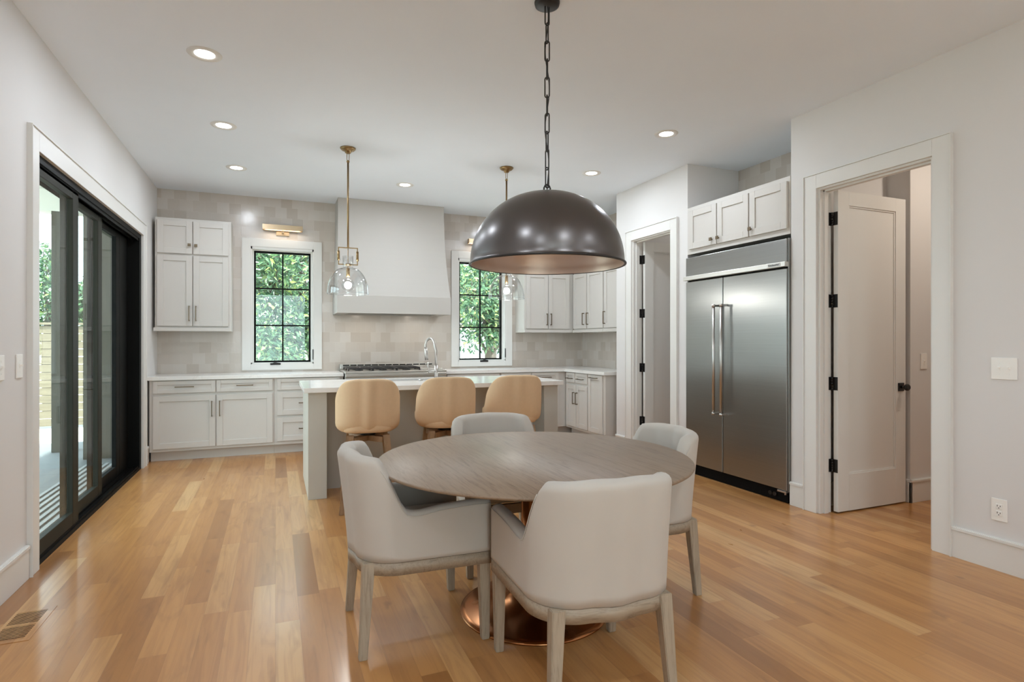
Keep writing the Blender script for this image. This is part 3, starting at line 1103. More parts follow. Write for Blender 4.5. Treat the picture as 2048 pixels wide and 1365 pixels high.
fa = thing('kitchen_faucet', 'brushed nickel gooseneck faucet on the island behind the middle bar stool', 'faucet', (1.438, 5.405, 0.915))
bm = B()
lathe(bm, [(0.028, 0.0), (0.028, 0.012), (0.022, 0.018)], (1.438, 5.405, 0.9155), 24, cap0=True, cap1=True)
cyl(bm, (1.438, 5.405, 0.93), (1.438, 5.405, 1.06), 0.019, 20)
obj('faucet_base', bm, CHROME, fa)
pts = [(1.438, 5.405, 1.05), (1.438, 5.405, 1.2)]
dx, dy = -0.38, 0.92
for i in range(0, 15):
    a = PI * i / 14 * 1.08
    rr = 0.075
    pts.append((1.425 + dx * (rr - rr * math.cos(a)), 5.405 + dy * (rr - rr * math.cos(a)), 1.245 + rr * math.sin(a)))
bm = B(); tube(bm, pts, 0.0125, 14)
obj('spout', bm, CHROME, fa)
e = Vector(pts[-1]); d = (e - Vector(pts[-2])).normalized()
bm = B(); tube(bm, [e, e + d * 0.03, e + d * 0.12], [0.0145, 0.0165, 0.0165], 16)
obj('spray_head', bm, CHROME, fa)
bm = B()
cyl(bm, (1.438, 5.405, 1.0), (1.36, 5.38, 1.0), 0.012, 14)
tube(bm, [(1.363, 5.381, 1.0), (1.352, 5.377, 1.05), (1.35, 5.376, 1.095)], [0.008, 0.006, 0.006], 10)
obj('handle', bm, CHROME, fa)
bm = B(); lathe(bm, [(0.022, 0.0), (0.022, 0.01), (0.014, 0.016), (0.0, 0.016)], (1.285, 5.405, 0.9155), 20, cap0=True)
o = recenter(obj('sink_button', bm, CHROME)); tag(o, 'small round nickel button on the island top left of the faucet', 'sink button')

# ------------------------------------------------------------------ refrigerator
fg = thing('refrigerator', 'built-in stainless steel double door refrigerator in the right wall alcove', 'refrigerator', (4.05, 3.957, 0))
FY0, FY1, YM = 3.356, 4.558, 4.056
FX = 3.738
bm = B(); box(bm, FX + 0.035, 4.38, FY0 + 0.004, FY1 - 0.004, 0.02, 2.112)
obj('fridge_body', bm, DARK, fg)
bm = B(); box(bm, FX - 0.002, FX + 0.034, FY0, FY1, 1.925, 2.108, 0.004)
obj('top_panel', bm, STEEL, fg)
bm = B(); box(bm, FX - 0.03, FX + 0.034, FY0 - 0.009, FY1 + 0.009, 1.884, 1.9245, 0.004)
band = obj('handle_trim', bm, SATIN, fg)
for nm, a, b_, hy in (('fridge_door', FY0, YM - 0.004, YM - 0.045), ('freezer_door', YM + 0.004, FY1, YM + 0.05)):
    bm = B(); box(bm, FX, FX + 0.034, a, b_, 0.105, 1.872, 0.004)
    d = obj(nm, bm, STEEL, fg)
    h = B()
    cyl(h, (FX - 0.062, hy, 0.632), (FX - 0.062, hy, 1.62), 0.0125, 18)
    for z in (0.625, 1.605):
        cyl(h, (FX - 0.062, hy, z), (FX - 0.062, hy, z + 0.022), 0.0155, 18)
        box(h, FX - 0.062, FX, hy - 0.009, hy + 0.009, z + 0.002, z + 0.02, 0.002)
    obj('handle', h, CHROME, d)['label'] = 'long tubular nickel handle'
bm = B(); box(bm, FX + 0.03, FX + 0.05, FY0 + 0.01, FY1 - 0.01, 0.003, 0.1)
gr = obj('toe_grille', bm, DARK, fg)
bm = B()
for y in (3.49, 3.535):
    cyl(bm, (FX + 0.031, y, 0.052), (FX + 0.012, y, 0.052), 0.017, 18)
obj('leveling_wheel', bm, BLACKGLOSS, gr)
bm = B(); box(bm, FX - 0.005, FX + 0.03, FY0 + 0.004, FY0 + 0.09, 0.086, 0.1, 0.002); cyl(bm, (FX + 0.01, FY0 + 0.02, 0.07), (FX + 0.01, FY0 + 0.02, 0.1), 0.008, 12)
obj('door_hinge', bm, CHROME, fg)
bm = B(); box(bm, FX + 0.012, XR + 0.008, FY0 - 0.011, FY0 - 0.001, 0.1, 2.112)
obj('side_trim', bm, STEELV, fg)
# badge
bm = B(); box(bm, FX - 0.0335, FX - 0.0305, 3.392, 3.517, 1.891, 1.918, 0.001)
bd = obj('badge', bm, CHROME, fg)


def text_mesh(name, s, size, mat, parent, loc, rot):
    cu = bpy.data.curves.new(name, 'FONT')
    cu.body = s
    cu.size = size
    cu.align_x = 'CENTER'
    cu.align_y = 'CENTER'
    cu.extrude = 0.0004
    to = bpy.data.objects.new(name + '_src', cu)
    COL.objects.link(to)
    dg = bpy.context.evaluated_depsgraph_get()
    me = bpy.data.meshes.new_from_object(to.evaluated_get(dg))
    bpy.data.objects.remove(to)
    bpy.data.curves.remove(cu)
    me.transform(Matrix.Translation(Vector(loc) - world_loc(parent)) @ rot.to_matrix().to_4x4())
    me.materials.clear()
    me.materials.append(mat)
    o = bpy.data.objects.new(name, me)
    o.parent = parent
    COL.objects.link(o)
    return o
text_mesh('lettering', 'KitchenAid', 0.023, IRON, bd, (FX - 0.0345, 3.4545, 1.9045), Euler((R(90), 0, R(-90))))

# ------------------------------------------------------------------ dining table
TX, TY, TZ = 1.16, 2.53, 0.738
tb = thing('dining_table', 'round grey oak dining table on a bronze trumpet pedestal', 'dining table', (TX, TY, 0))
bm = B()
r = 0.747
lathe(bm, [(0.0, 0.0), (r - 0.006, 0.0), (r - 0.001, -0.004), (r, -0.009), (r - 0.004, -0.014), (r - 0.07, -0.034), (r - 0.12, -0.036), (0.0, -0.036)], (TX, TY, TZ), 120)
obj('table_top', bm, OAK, tb)
bm = B()
lathe(bm, [(0.0, 0.695), (0.16, 0.695), (0.16, 0.7015), (0.0, 0.7015)], (TX, TY, 0), 40)
lathe(bm, [(0.355, 0.0), (0.357, 0.004), (0.355, 0.009), (0.33, 0.016), (0.27, 0.026), (0.2, 0.04), (0.14, 0.062), (0.1, 0.095), (0.078, 0.14), (0.066, 0.2), (0.061, 0.28), (0.06, 0.45), (0.064, 0.6), (0.075, 0.66), (0.1, 0.695)], (TX, TY, 0), 72, cap0=True)
obj('pedestal', bm, COPPER, tb)['label'] = 'burnished bronze pedestal with a wide round foot'


# ------------------------------------------------------------------ upholstered shells (chairs and stools)
def smooth(t):
    t = max(0.0, min(1.0, t))
    return t * t * (3 - 2 * t)


def u_plan(hw_f, hw_b, yf, yb, rad, bow, n):
    """plan of a U-shaped shell, from the right front tip round the back to the left front tip; returns points, outward normals, arc distance from the back's middle"""
    pts = []
    cxr, cyr = hw_b - rad, yb + bow + rad
    N = 40
    for i in range(N):
        t = i / N
        pts.append(Vector((hw_f + (hw_b - hw_f) * t, yf + (cyr - yf) * t)))
    for i in range(N):
        a = -PI / 2 * i / N
        pts.append(Vector((cxr + rad * math.cos(a), cyr + rad * math.sin(a))))
    for i in range(N + 1):
        t = i / N
        x = cxr * (1 - 2 * t)
        y = yb + bow - bow * math.sin(PI * t) ** 2
        pts.append(Vector((x, y)))
    half = [p for p in pts if p.x >= -1e-6]
    full = half + [Vector((-p.x, p.y)) for p in reversed(half) if p.x > 1e-6]
    d = [0]
    for a, b in zip(full, full[1:]):
        d.append(d[-1] + (b - a).length)
    L = d[-1]
    out = []
    j = 0
    for i in range(n + 1):
        s = L * i / n
        while j < len(d) - 2 and d[j + 1] < s:
            j += 1
        t = (s - d[j]) / max(1e-9, d[j + 1] - d[j])
        out.append(full[j].lerp(full[j + 1], min(1, max(0, t))))
    nor = []
    for i in range(n + 1):
        t = (out[min(n, i + 2)] - out[max(0, i - 2)]).normalized()
        nor.append(Vector((-t.y, t.x)) * -1)
    # outward: away from the middle of the seat
    for i in range(n + 1):
        if nor[i].dot(out[i] - Vector((0, 0))) < 0:
            nor[i] = -nor[i]
    dist = [abs(L * i / n - L / 2) for i in range(n + 1)]
    return out, nor, dist


def shell(plan, zb, hfun, lean, thick, nz=10, base_in=0.0, base_h=0.001, mi_out=0, mi_in=1):
    """a padded shell over the plan: outer skin, rounded top edge, inner skin, closed at tips and bottom"""
    pts, nor, dist = plan
    n = len(pts) - 1
    bm = B()
    cols = []
    for i in range(n + 1):
        p, nn, d = pts[i], nor[i], dist[i]
        h = hfun(d, p)
        th = thick(d) if callable(thick) else thick
        prof = []
        rt = th * 0.5
        if base_in > 0:
            for k in range(5):
                a = PI / 2 * k / 5
                prof.append((-base_in * (1 - math.sin(a)), zb + base_h * (1 - math.cos(a)), 0))
        for k in range(nz + 1):
            z = zb + base_h + (h - rt - zb - base_h) * k / nz
            prof.append((0, z, 0))
        for k in range(1, 8):
            a = PI * k / 8
            prof.append((-rt + rt * math.cos(a), h - rt + rt * math.sin(a) * 0.9, 0))
        for k in range(nz + 1):
            z = h - rt + (zb + 0.004 - h + rt) * k / nz
            prof.append((-th, z, 1))
        col = []
        for off, z, side in prof:
            q = p + nn * off
            ly = lean(z, d)
            col.append((bm.verts.new((q.x, q.y + ly, z)), side))
        cols.append(col)
    m = len(cols[0])
    for i in range(n):
        a, b = cols[i], cols[i + 1]
        for k in range(m):
            k2 = (k + 1) % m
            f = bm.faces.new((a[k][0], a[k2][0], b[k2][0], b[k][0]))
            f.smooth = True
            f.material_index = mi_in if a[k][1] else mi_out
    for col in (cols[0], cols[-1]):
        f = bm.faces.new([v for v, _ in col])
        f.material_index = mi_out
    return bm


def leg_bm(top, bot, wt, wb, zt, zb=0.0, bev=0.003):
    bm = B()
    lo, hi = [], []
    for sx, sy in ((-1, -1), (1, -1), (1, 1), (-1, 1)):
        lo.append(bm.verts.new((bot[0] + sx * wb / 2, bot[1] + sy * wb / 2, zb)))
        hi.append(bm.verts.new((top[0] + sx * wt / 2, top[1] + sy * wt / 2, zt)))
    fs = [bm.faces.new(lo[::-1]), bm.faces.new(hi)]
    for k in range(4):
        fs.append(bm.faces.new((lo[k], lo[(k + 1) % 4], hi[(k + 1) % 4], hi[k])))
    bmesh.ops.bevel(bm, geom=list({e for f in fs for e in f.edges}), offset=bev, segments=2, affect='EDGES')
    return bm


def make_dining_chair():
    root = thing('dining_chair', '', 'chair', (0, 0, 0), 'ivory armchairs around the round table')
    zb = 0.387
    plan = u_plan(0.292, 0.278, 0.262, -0.305, 0.17, 0.02, 88)
    hb, ha = 0.832, 0.602
    def hf(d, p):
        t = smooth((d - 0.28) / 0.125)
        arm = ha + 0.012 * smooth((d - 0.45) / 0.25) - 0.01 * math.exp(-((d - 0.44) / 0.06) ** 2)
        return hb - 0.012 * (d / 0.26) ** 2 * (1 - t) if t <= 0 else (hb - 0.012) * (1 - t) + arm * t
    def lean(z, d):
        w = 1 - smooth((d - 0.2) / 0.25)
        return -0.05 * w * max(0, (z - zb) / 0.45) ** 1.2
    def th(d):
        return 0.075 - 0.012 * smooth((d - 0.25) / 0.2)
    bm = shell(plan, zb, hf, lean, th, 12)
    obj('backrest', bm, [LINEN, LINEN], root)
    # welt along the outer edge of the arms and back
    pts, nor, dist = plan
    for s_ in (1, -1):
        bm = B()
        line = []
        for p, n, d in zip(pts, nor, dist):
            if d > 0.3 and p.x * s_ > 0:
                h = hf(d, p) - th(d) * 0.32
                q = p + n * 0.0005
                line.append((q.x, q.y + lean(h, d), h))
        tube(bm, line, 0.0016, 6)
        obj('piping', bm, LINEN, root)
    # seat cushion
    bm = B()
    box(bm, -0.222, 0.222, -0.235, 0.258, 0.389, 0.478, 0.025, 4)
    for f in bm.faces:
        f.smooth = True
    obj('seat', bm, LINEN, root)
    # wooden apron following the shell
    ap = [(p - n * 0.001, p - n * 0.03) for p, n in zip(plan[0], plan[1])]
    bm = B()
    vs = [[bm.verts.new((o.x, o.y, 0.335)), bm.verts.new((o.x, o.y, 0.386)), bm.verts.new((i.x, i.y, 0.386)), bm.verts.new((i.x, i.y, 0.335))] for o, i in ap]
    for a, b in zip(vs, vs[1:]):
        for k in range(4):
            f = bm.faces.new((a[k], a[(k + 1) % 4], b[(k + 1) % 4], b[k]))
            f.smooth = k in (0, 2)
    bm.faces.new(vs[0]); bm.faces.new(vs[-1][::-1])
    box(bm, -0.262, 0.262, 0.232, 0.262, 0.335, 0.386)
    obj('seat_frame', bm, OAKB, root)
    for sx in (-1, 1):
        obj('leg', leg_bm((sx * 0.264, 0.236), (sx * 0.262, 0.244), 0.05, 0.034, 0.3855), OAKZ, root)
        obj('leg', leg_bm((sx * 0.208, -0.246), (sx * 0.232, -0.272), 0.05, 0.034, 0.3855), OAKZ, root)
    return root


CHAIRS = [
    (0.60, 2.615, -90, 'ivory fabric armchair on the left of the table, nearest the sliding door'),
    (1.108, 1.972, -4, 'ivory fabric armchair with its back to the camera, nearest of the four'),
    (1.746, 2.60, 84, 'ivory fabric armchair on the right of the table, nearest the refrigerator'),
    (1.26, 3.205, 176, 'ivory fabric armchair behind the table, nearest the island'),
]
proto = make_dining_chair()
for i, (x, y, rz, lab) in enumerate(CHAIRS):
    c = proto if i == 0 else copy_tree(proto)
    c.location = (x, y, 0)
    c.rotation_euler = (0, 0, R(rz))
    c['label'] = lab


def make_stool():
    root = thing('bar_stool', '', 'stool', (0, 0, 0), 'tan leather stools along the island')
    zb = 0.592
    plan = u_plan(0.232, 0.245, 0.16, -0.228, 0.175, 0.02, 72)
    def hf(d, p):
        t = max(0.0, (d - 0.17) / 0.34)
        drop = 0.012 * min(1, d / 0.17) ** 3
        return 1.012 - drop - 0.29 * (smooth(t) * 0.8 + t * 0.2 if t < 1 else 1)
    def lean(z, d):
        w = 1 - smooth((d - 0.15) / 0.35)
        u = max(0, (z - zb) / 0.42)
        return -0.03 * w * u + 0.03 * (1 - min(1, u * 2.2)) ** 2
    bm = shell(plan, zb, hf, lean, 0.042, 12, base_in=0.07, base_h=0.07)
    obj('backrest', bm, [TAN, TANIN], root)
    bm = B()
    pts = []
    for k in range(40):
        a = 2 * PI * k / 40
        ca, sa = math.cos(a), math.sin(a)
        s = 1 / (abs(ca) ** 3.2 + abs(sa) ** 3.2) ** (1 / 3.2)
        pts.append((0.2 * ca * s, 0.0 + 0.2 * sa * s))
    rings = []
    for z, k in ((0.594, 0.8), (0.598, 0.93), (0.62, 0.99), (0.65, 1.0), (0.668, 0.97), (0.676, 0.88), (0.678, 0.5)):
        rings.append([bm.verts.new((x * k, y * k, z)) for x, y in pts])
    for a, b in zip(rings, rings[1:]):
        for k in range(40):
            f = bm.faces.new((a[k], a[(k + 1) % 40], b[(k + 1) % 40], b[k])); f.smooth = True
    bm.faces.new(rings[0][::-1]); f = bm.faces.new(rings[-1]); f.smooth = True
    obj('seat', bm, TAN, root)
    bm = B()
    lathe(bm, [(0.06, 0.56), (0.06, 0.5925)], (0, 0, 0), 24, cap0=True, cap1=True)
    obj('swivel', bm, IRON, root)
    bm = B()
    box(bm, -0.175, 0.175, -0.03, 0.03, 0.515, 0.5595, 0.004); box(bm, -0.03, 0.03, -0.175, -0.0305, 0.515, 0.5595, 0.004); box(bm, -0.03, 0.03, 0.0305, 0.175, 0.515, 0.5595, 0.004)
    bmesh.ops.rotate(bm, verts=bm.verts[:], cent=(0, 0, 0), matrix=Matrix.Rotation(R(45), 3, 'Z'))
    obj('leg_frame', bm, STOOLW, root)
    for sx in (-1, 1):
        for sy in (-1, 1):
            obj('leg', leg_bm((sx * 0.132, sy * 0.132), (sx * 0.2, sy * 0.2), 0.052, 0.034, 0.575), STOOLW, root)
    k = 0.178
    bm = B()
    z = 0.2
    box(bm, -k, k, -k - 0.008, -k + 0.008, z, z + 0.025, 0.002); box(bm, -k, k, k - 0.008, k + 0.008, z, z + 0.025, 0.002)
    box(bm, -k - 0.008, -k + 0.008, -k + 0.009, k - 0.009, z, z + 0.025, 0.002); box(bm, k - 0.008, k + 0.008, -k + 0.009, k - 0.009, z, z + 0.025, 0.002)
    obj('footrest', bm, STOOLW, root)
    return root


STOOLS = [(0.672, 4.60, -6, 'tan leather bar stool at the left end of the island'),
          (1.305, 4.615, -6, 'tan leather bar stool in the middle of the island'),
          (1.92, 4.64, -7, 'tan leather bar stool at the right end of the island')]
proto = make_stool()
for i, (x, y, rz, lab) in enumerate(STOOLS):
    c = proto if i == 0 else copy_tree(proto)
    c.location = (x, y, 0)
    c.rotation_euler = (0, 0, R(rz))
    c['label'] = lab

# ------------------------------------------------------------------ dome pendant over the table
PX, PY = 1.30, 2.67
RZ, RT, RR = 1.70, 2.062, 0.398
pd = thing('dome_pendant', 'large dark metal dome pendant hanging on a chain over the round table', 'pendant light', (PX, PY, RZ))
def wob(a, z):
    return 0.006 * math.sin(3 * a + 1.0) * (1 - abs(z / 0.36 - 0.5)) + 0.004 * math.sin(5 * a + z * 9)
outer, inner = [], []
H = RT - RZ
for i in range(0, 33):
    a = PI / 2 * i / 32
    outer.append((RR * math.sin(a) ** 0.94 * 0.995, H * math.cos(a) ** 0.97))
outer.append((RR, -0.004))
bm = B()
lathe(bm, [(r_, z_) for r_, z_ in outer] + [(RR + 0.003, -0.008), (RR + 0.002, -0.014), (RR - 0.006, -0.014)], (PX, PY, RZ), 96, wob=wob)
obj('shade', bm, PEWTER, pd)
bm = B()
lathe(bm, [(max(0.0, r_ - 0.007) if r_ > 0.01 else 0.0, z_ - 0.008 if z_ > 0.05 else z_) for r_, z_ in outer[:-1]] + [(RR - 0.0065, -0.0135)], (PX, PY, RZ), 96, wob=wob)
obj('shade_lining', bm, COPPERIN, pd)['label'] = 'brushed copper inside of the shade'
bm = B(); tube(bm, [(PX + (RR + 0.001) * math.cos(2 * PI * k / 96), PY + (RR + 0.001) * math.sin(2 * PI * k / 96), RZ - 0.011) for k in range(96)], 0.0055, 8, True)
obj('rim', bm, IRON, pd)
bm = B(); lathe(bm, [(0.0, 0.004), (0.022, 0.004), (0.022, 0.012), (0.0, 0.014)], (PX, PY, RT - 0.006), 20)
tube(bm, [(PX - 0.018, PY, RT), (PX - 0.018, PY, RT + 0.025), (PX - 0.011, PY, RT + 0.038), (PX, PY, RT + 0.043), (PX + 0.011, PY, RT + 0.038), (PX + 0.018, PY, RT + 0.025), (PX + 0.018, PY, RT)], 0.0045, 8)
obj('hanging_loop', bm, IRON, pd)
bm = B(); lathe(bm, [(0.0, 0.0), (0.05, 0.0), (0.062, 0.006), (0.066, 0.02), (0.066, 0.0245), (0.0, 0.0245)], (PX, PY, CH - 0.025), 36)
obj('canopy', bm, IRON, pd)
zt, zb_ = CH - 0.02, RT + 0.032
nl = 10
ln = (zt - zb_) / nl
for i in range(nl):
    z0, z1 = zb_ + i * ln - 0.006, zb_ + (i + 1) * ln + 0.006
    w = 0.0115
    pts = []
    for k in range(9):
        a = PI * k / 8
        pts.append((w * math.cos(a), z1 - w + w * math.sin(a)))
    for k in range(9):
        a = PI + PI * k / 8
        pts.append((w * math.cos(a), z0 + w + w * math.sin(a)))
    ang = R(20 + (i % 2) * 80 + i * 9)
    bm = B()
    tube(bm, [(PX + x * math.cos(ang), PY + x * math.sin(ang), z) for x, z in pts], 0.0036, 8, True)
    obj('chain_link', bm, IRON, pd)
bm = B()
pts = []
for i in range(81):
    t = i / 80
    a = t * 15.0
    pts.append((PX + 0.011 * math.sin(a) * math.sin(PI * t) ** 0.3, PY + 0.011 * math.cos(a) * math.sin(PI * t) ** 0.3, zb_ - 0.03 + (zt - zb_ + 0.03) * t))
tube(bm, pts, 0.0028, 6)
obj('cord', bm, IRON, pd)
bm = B(); cyl(bm, (PX, PY, RT - 0.012), (PX, PY, RT - 0.09), 0.02, 18)
so = obj('socket', bm, IRON, pd)
bm = B(); lathe(bm, [(0.0, -0.06), (0.02, -0.056), (0.032, -0.04), (0.034, -0.022), (0.026, 0.004), (0.015, 0.026), (0.013, 0.04)], (PX, PY, RT - 0.13), 24, cap1=True)
obj('bulb', bm, plain('frosted_bulb', srgb(225, 222, 215), 0.3), pd)


# ------------------------------------------------------------------ two glass pendants over the island
def glass_pendant():
    root = thing('glass_pendant', '', 'pendant light', (0, 0, 0), 'brass and glass pendants over the island')
    top = CH - 1.722           # local z of the ceiling, with z = 0 at the rim of the glass
    bm = B(); lathe(bm, [(0.0, -0.05), (0.018, -0.05), (0.026, -0.044), (0.03, -0.03), (0.055, -0.022), (0.068, -0.01), (0.07, -0.0005), (0.0, -0.0005)], (0, 0, top), 32)
    obj('canopy', bm, BRASS, root, local=True)
    bm = B()
    def loop(z0, z1, w, ang):
        pts = []
        for k in range(9):
            a = PI * k / 8
            pts.append((w * math.cos(a), z1 - w + w * math.sin(a)))
        for k in range(9):
            a = PI + PI * k / 8
            pts.append((w * math.cos(a), z0 + w + w * math.sin(a)))
        tube(bm, [(x * math.cos(ang), x * math.sin(ang), z) for x, z in pts], 0.003, 8, True)
    loop(top - 0.115, top - 0.045, 0.011, 0.4)
    obj('chain_link', bm, BRASS, root, local=True)
    bm = B()
    cyl(bm, (0, 0, 0.42), (0, 0, top - 0.125), 0.0085, 14)
    lathe(bm, [(0.0, 0.018), (0.008, 0.016), (0.014, 0.008), (0.014, 0.0), (0.0085, -0.006)], (0, 0, top - 0.128), 16)
    obj('rod', bm, BRASS, root, local=True)
    bm = B()
    zt, zb, hw, t = 0.42, 0.268, 0.083, 0.0045
    box(bm, -hw - t, hw + t, -t, t, zt - t, zt + t, 0.001, 1)
    for s in (-1, 1):
        box(bm, s * hw - t, s * hw + t, -t, t, zb - t, zt - t)
        box(bm, min(s * 0.03, s * (hw - t)), max(s * 0.03, s * (hw - t)), -t, t, zb - t, zb + t)
        cyl(bm, (s * hw, 0, zb + 0.035), (s * hw, 0, zt - 0.03), 0.0115, 14)
    lathe(bm, [(0.0, 0.012), (0.02, 0.01), (0.036, 0.004), (0.04, 0.0), (0.04, -0.008), (0.0, -0.008)], (0, 0, zb), 28)
    obj('bracket', bm, BRASS, root, local=True)
    bm = B()
    cyl(bm, (0, 0, 0.235), (0, 0, 0.42), 0.004, 10)
    cyl(bm, (0, 0, 0.155), (0, 0, 0.235), 0.0165, 18)
    obj('socket', bm, BRASS, root, local=True)
    # glass dome with a neck that stands up through the bracket
    prof = [(0.183, 0.0), (0.1835, 0.004)]
    for k in range(0, 19):
        a = PI / 2 * k / 18
        prof.append((0.05 + 0.132 * math.cos(a), 0.01 + 0.225 * math.sin(a) ** 1.05))
    prof += [(0.046, 0.238), (0.044, 0.246), (0.046, 0.256), (0.048, 0.27), (0.048, 0.345)]
    prof = prof + [(r_ - 0.003, z_) for r_, z_ in reversed(prof)]
    bm = B(); lathe(bm, prof, (0, 0, 0), 64)
    obj('glass_shade', bm, SHADEGLASS, root, local=True)
    bm = B(); lathe(bm, [(0.182, 0.0), (0.1845, 0.0), (0.1845, 0.004), (0.182, 0.004), (0.182, 0.0)], (0, 0, 0), 48)
    obj('glass_rim', bm, SHADEGLASS, root, local=True)
    prof = []
    for k in range(0, 17):
        a = -PI / 2 + (PI * 0.9) * k / 16
        prof.append((0.056 * math.cos(a) if k else 0.0, 0.082 + 0.056 * math.sin(a)))
    prof += [(0.014, 0.142), (0.013, 0.156)]
    bm = B(); lathe(bm, prof, (0, 0, 0), 32)
    obj('bulb', bm, SHADEGLASS, root, local=True)['label'] = 'lit clear globe bulb'
    ld = bpy.data.lights.new('bulb_lamp', 'POINT'); ld.energy = 9.0; ld.shadow_soft_size = 0.04; ld.color = (0.98, 0.97, 0.94)
    lo = bpy.data.objects.new('bulb_lamp', ld); COL.objects.link(lo); lo.parent = root; lo.location = (0, 0, 0.085)
    return root


gp = glass_pendant()
gp.location = (0.61, 5.38, 1.722)
gp['label'] = 'brass pendant with a clear glass dome over the left end of the island'
g2 = copy_tree(gp)
g2.location = (2.163, 5.38, 1.722)
g2['label'] = 'brass pendant with a clear glass dome over the right end of the island'

# ------------------------------------------------------------------ picture lights over the windows
def picture_light():
    root = thing('picture_light', '', 'wall light', (0, 0, 0), 'brass picture lights above the kitchen windows')
    bm = B(); box(bm, -0.075, 0.075, -0.012, -0.0005, -0.055, 0.005, 0.002)
    obj('back_plate', bm, SCONCE, root, local=True)
    bm = B(); box(bm, -0.012, 0.012, -0.085, -0.012, -0.03, -0.012, 0.002)
    obj('arm', bm, SCONCE, root, local=True)
    bm = B()
    t = 0.004
    box(bm, -0.228, 0.228, -0.11, -0.11 + t, 0, 0.062); box(bm, -0.228, 0.228, -0.045, -0.045 + t, 0, 0.062)
    box(bm, -0.228, 0.228, -0.11 + t, -0.045, 0.062 - t, 0.062)
    box(bm, -0.228, -0.228 + t, -0.11 + t, -0.045, 0, 0.062 - t); box(bm, 0.228 - t, 0.228, -0.11 + t, -0.045, 0, 0.062 - t)
    box(bm, -0.012, 0.012, -0.085, -0.065, -0.012, 0.0)
    obj('lamp_shade', bm, SCONCE, root, local=True)
    bm = B(); cyl(bm, (-0.2, -0.075, 0.035), (0.2, -0.075, 0.035), 0.011, 14)
    obj('tube_bulb', bm, WARMGLOW, root, local=True)
    ld = bpy.data.lights.new('picture_lamp', 'AREA'); ld.shape = 'RECTANGLE'; ld.size = 0.4; ld.size_y = 0.04; ld.energy = 0.4; ld.color = (1, 0.84, 0.68)
    lo = bpy.data.objects.new('picture_lamp', ld); COL.objects.link(lo); lo.parent = root; lo.location = (0, -0.075, 0.02); lo.rotation_euler = (R(20), 0, 0)
    return root


pl = picture_light()
pl.location = (0.083, YB, 2.648)
pl['label'] = 'brass picture light on the tiled wall above the left window'
p2 = copy_tree(pl)
p2.location = (2.695, YB, 2.648)
p2['label'] = 'brass picture light above the right window, half hidden by the dome pendant'

# under cabinet light bars, parts of their cabinets
def under_light(cab_label, a, b):
    root = [o for o in COL.objects if o.get('label') == cab_label][0]
    bm = B(); box(bm, a[0], b[0], a[1], b[1], 1.437, 1.4545)
    obj('light_bar', bm, WARMGLOW, root)
    ld = bpy.data.lights.new('under_cabinet_lamp', 'AREA'); ld.shape = 'RECTANGLE'; ld.size = abs(b[0] - a[0]); ld.size_y = abs(b[1] - a[1]); ld.energy = 1.2; ld.color = (1, 0.86, 0.7)
    lo = bpy.data.objects.new('under_cabinet_lamp', ld); COL.objects.link(lo); lo.parent = root
    lo.location = Vector(((a[0] + b[0]) / 2, (a[1] + b[1]) / 2, 1.43)) - root.location


# ------------------------------------------------------------------ recessed ceiling lights
def can_light():
    root = thing('recessed_light', '', 'ceiling light', (0, 0, 0), 'recessed ceiling lights')
    bm = B(); lathe(bm, [(0.056, -0.001), (0.058, -0.003), (0.072, -0.007), (0.094, -0.005), (0.098, -0.0005)], (0, 0, 0), 40)
    obj('trim_ring', bm, TRIM, root, local=True)
    bm = B(); lathe(bm, [(0.0, -0.002), (0.0575, -0.002)], (0, 0, 0), 36)
    obj('lens', bm, CANLIGHT, root, local=True)['label'] = 'glowing white lens'
    ld = bpy.data.lights.new('can_lamp', 'AREA'); ld.shape = 'DISK'; ld.size = 0.13; ld.energy = CAN_POWER; ld.color = (0.82, 0.90, 1.0)
    lo = bpy.data.objects.new('can_lamp', ld); COL.objects.link(lo); lo.parent = root; lo.location = (0, 0, -0.008)
    return root


cans = [(-0.40, 3.95, 'recessed ceiling light nearest the camera above the sliding door'),
        (-0.39, 5.20, 'recessed ceiling light second from the camera in the left row'),
        (-0.365, 6.42, 'recessed ceiling light farthest back in the left row, before the wall cabinet'),
        (1.343, 6.40, 'recessed ceiling light in front of the range hood'),
        (3.05, 5.21, 'recessed ceiling light in the right row in front of the pantry doorway'),
        (3.057, 3.98, 'recessed ceiling light in the right row in front of the refrigerator'),
        (3.05, 6.42, 'recessed ceiling light hidden by the dome pendant'),
        (-0.40, 1.6, 'added recessed ceiling light outside the frame by the left wall'),  # this and the rest are out of view, added for fill light
        (-0.40, 0.2, 'added unseen ceiling light to the left of the camera'),
        (1.3, 0.2, 'added unseen ceiling light to the right of the camera'),
        (3.06, 0.2, 'added unseen ceiling light by the right wall beside the camera'),
        (-0.40, -1.8, 'added unseen ceiling light behind the camera on the left'),
        (1.3, -1.8, 'added unseen ceiling light behind the camera in the middle'),
        (3.06, -1.8, 'added unseen ceiling light behind the camera on the right')]
proto = can_light()
for i, (x, y, lab) in enumerate(cans):
    c = proto if i == 0 else copy_tree(proto)
    c.location = (x, y, CH)
    c['label'] = lab
# unseen lamps added to light the hall and pantry
for (x, y, lab, en, colr) in ((4.9, 2.2, 'added unseen ceiling light in the hall', 9.0, (1.0, 0.86, 0.72)), (4.7, 5.15, 'added unseen ceiling light in the pantry', 1.6, (1.0, 0.93, 0.84))):
    c = copy_tree(proto)
    c.location = (x, y, CH)
    c['label'] = lab
    for ch in c.children:
        if ch.type == 'LIGHT':
            ch.data = ch.data.copy()
            ch.data.energy = en
            ch.data.color = colr



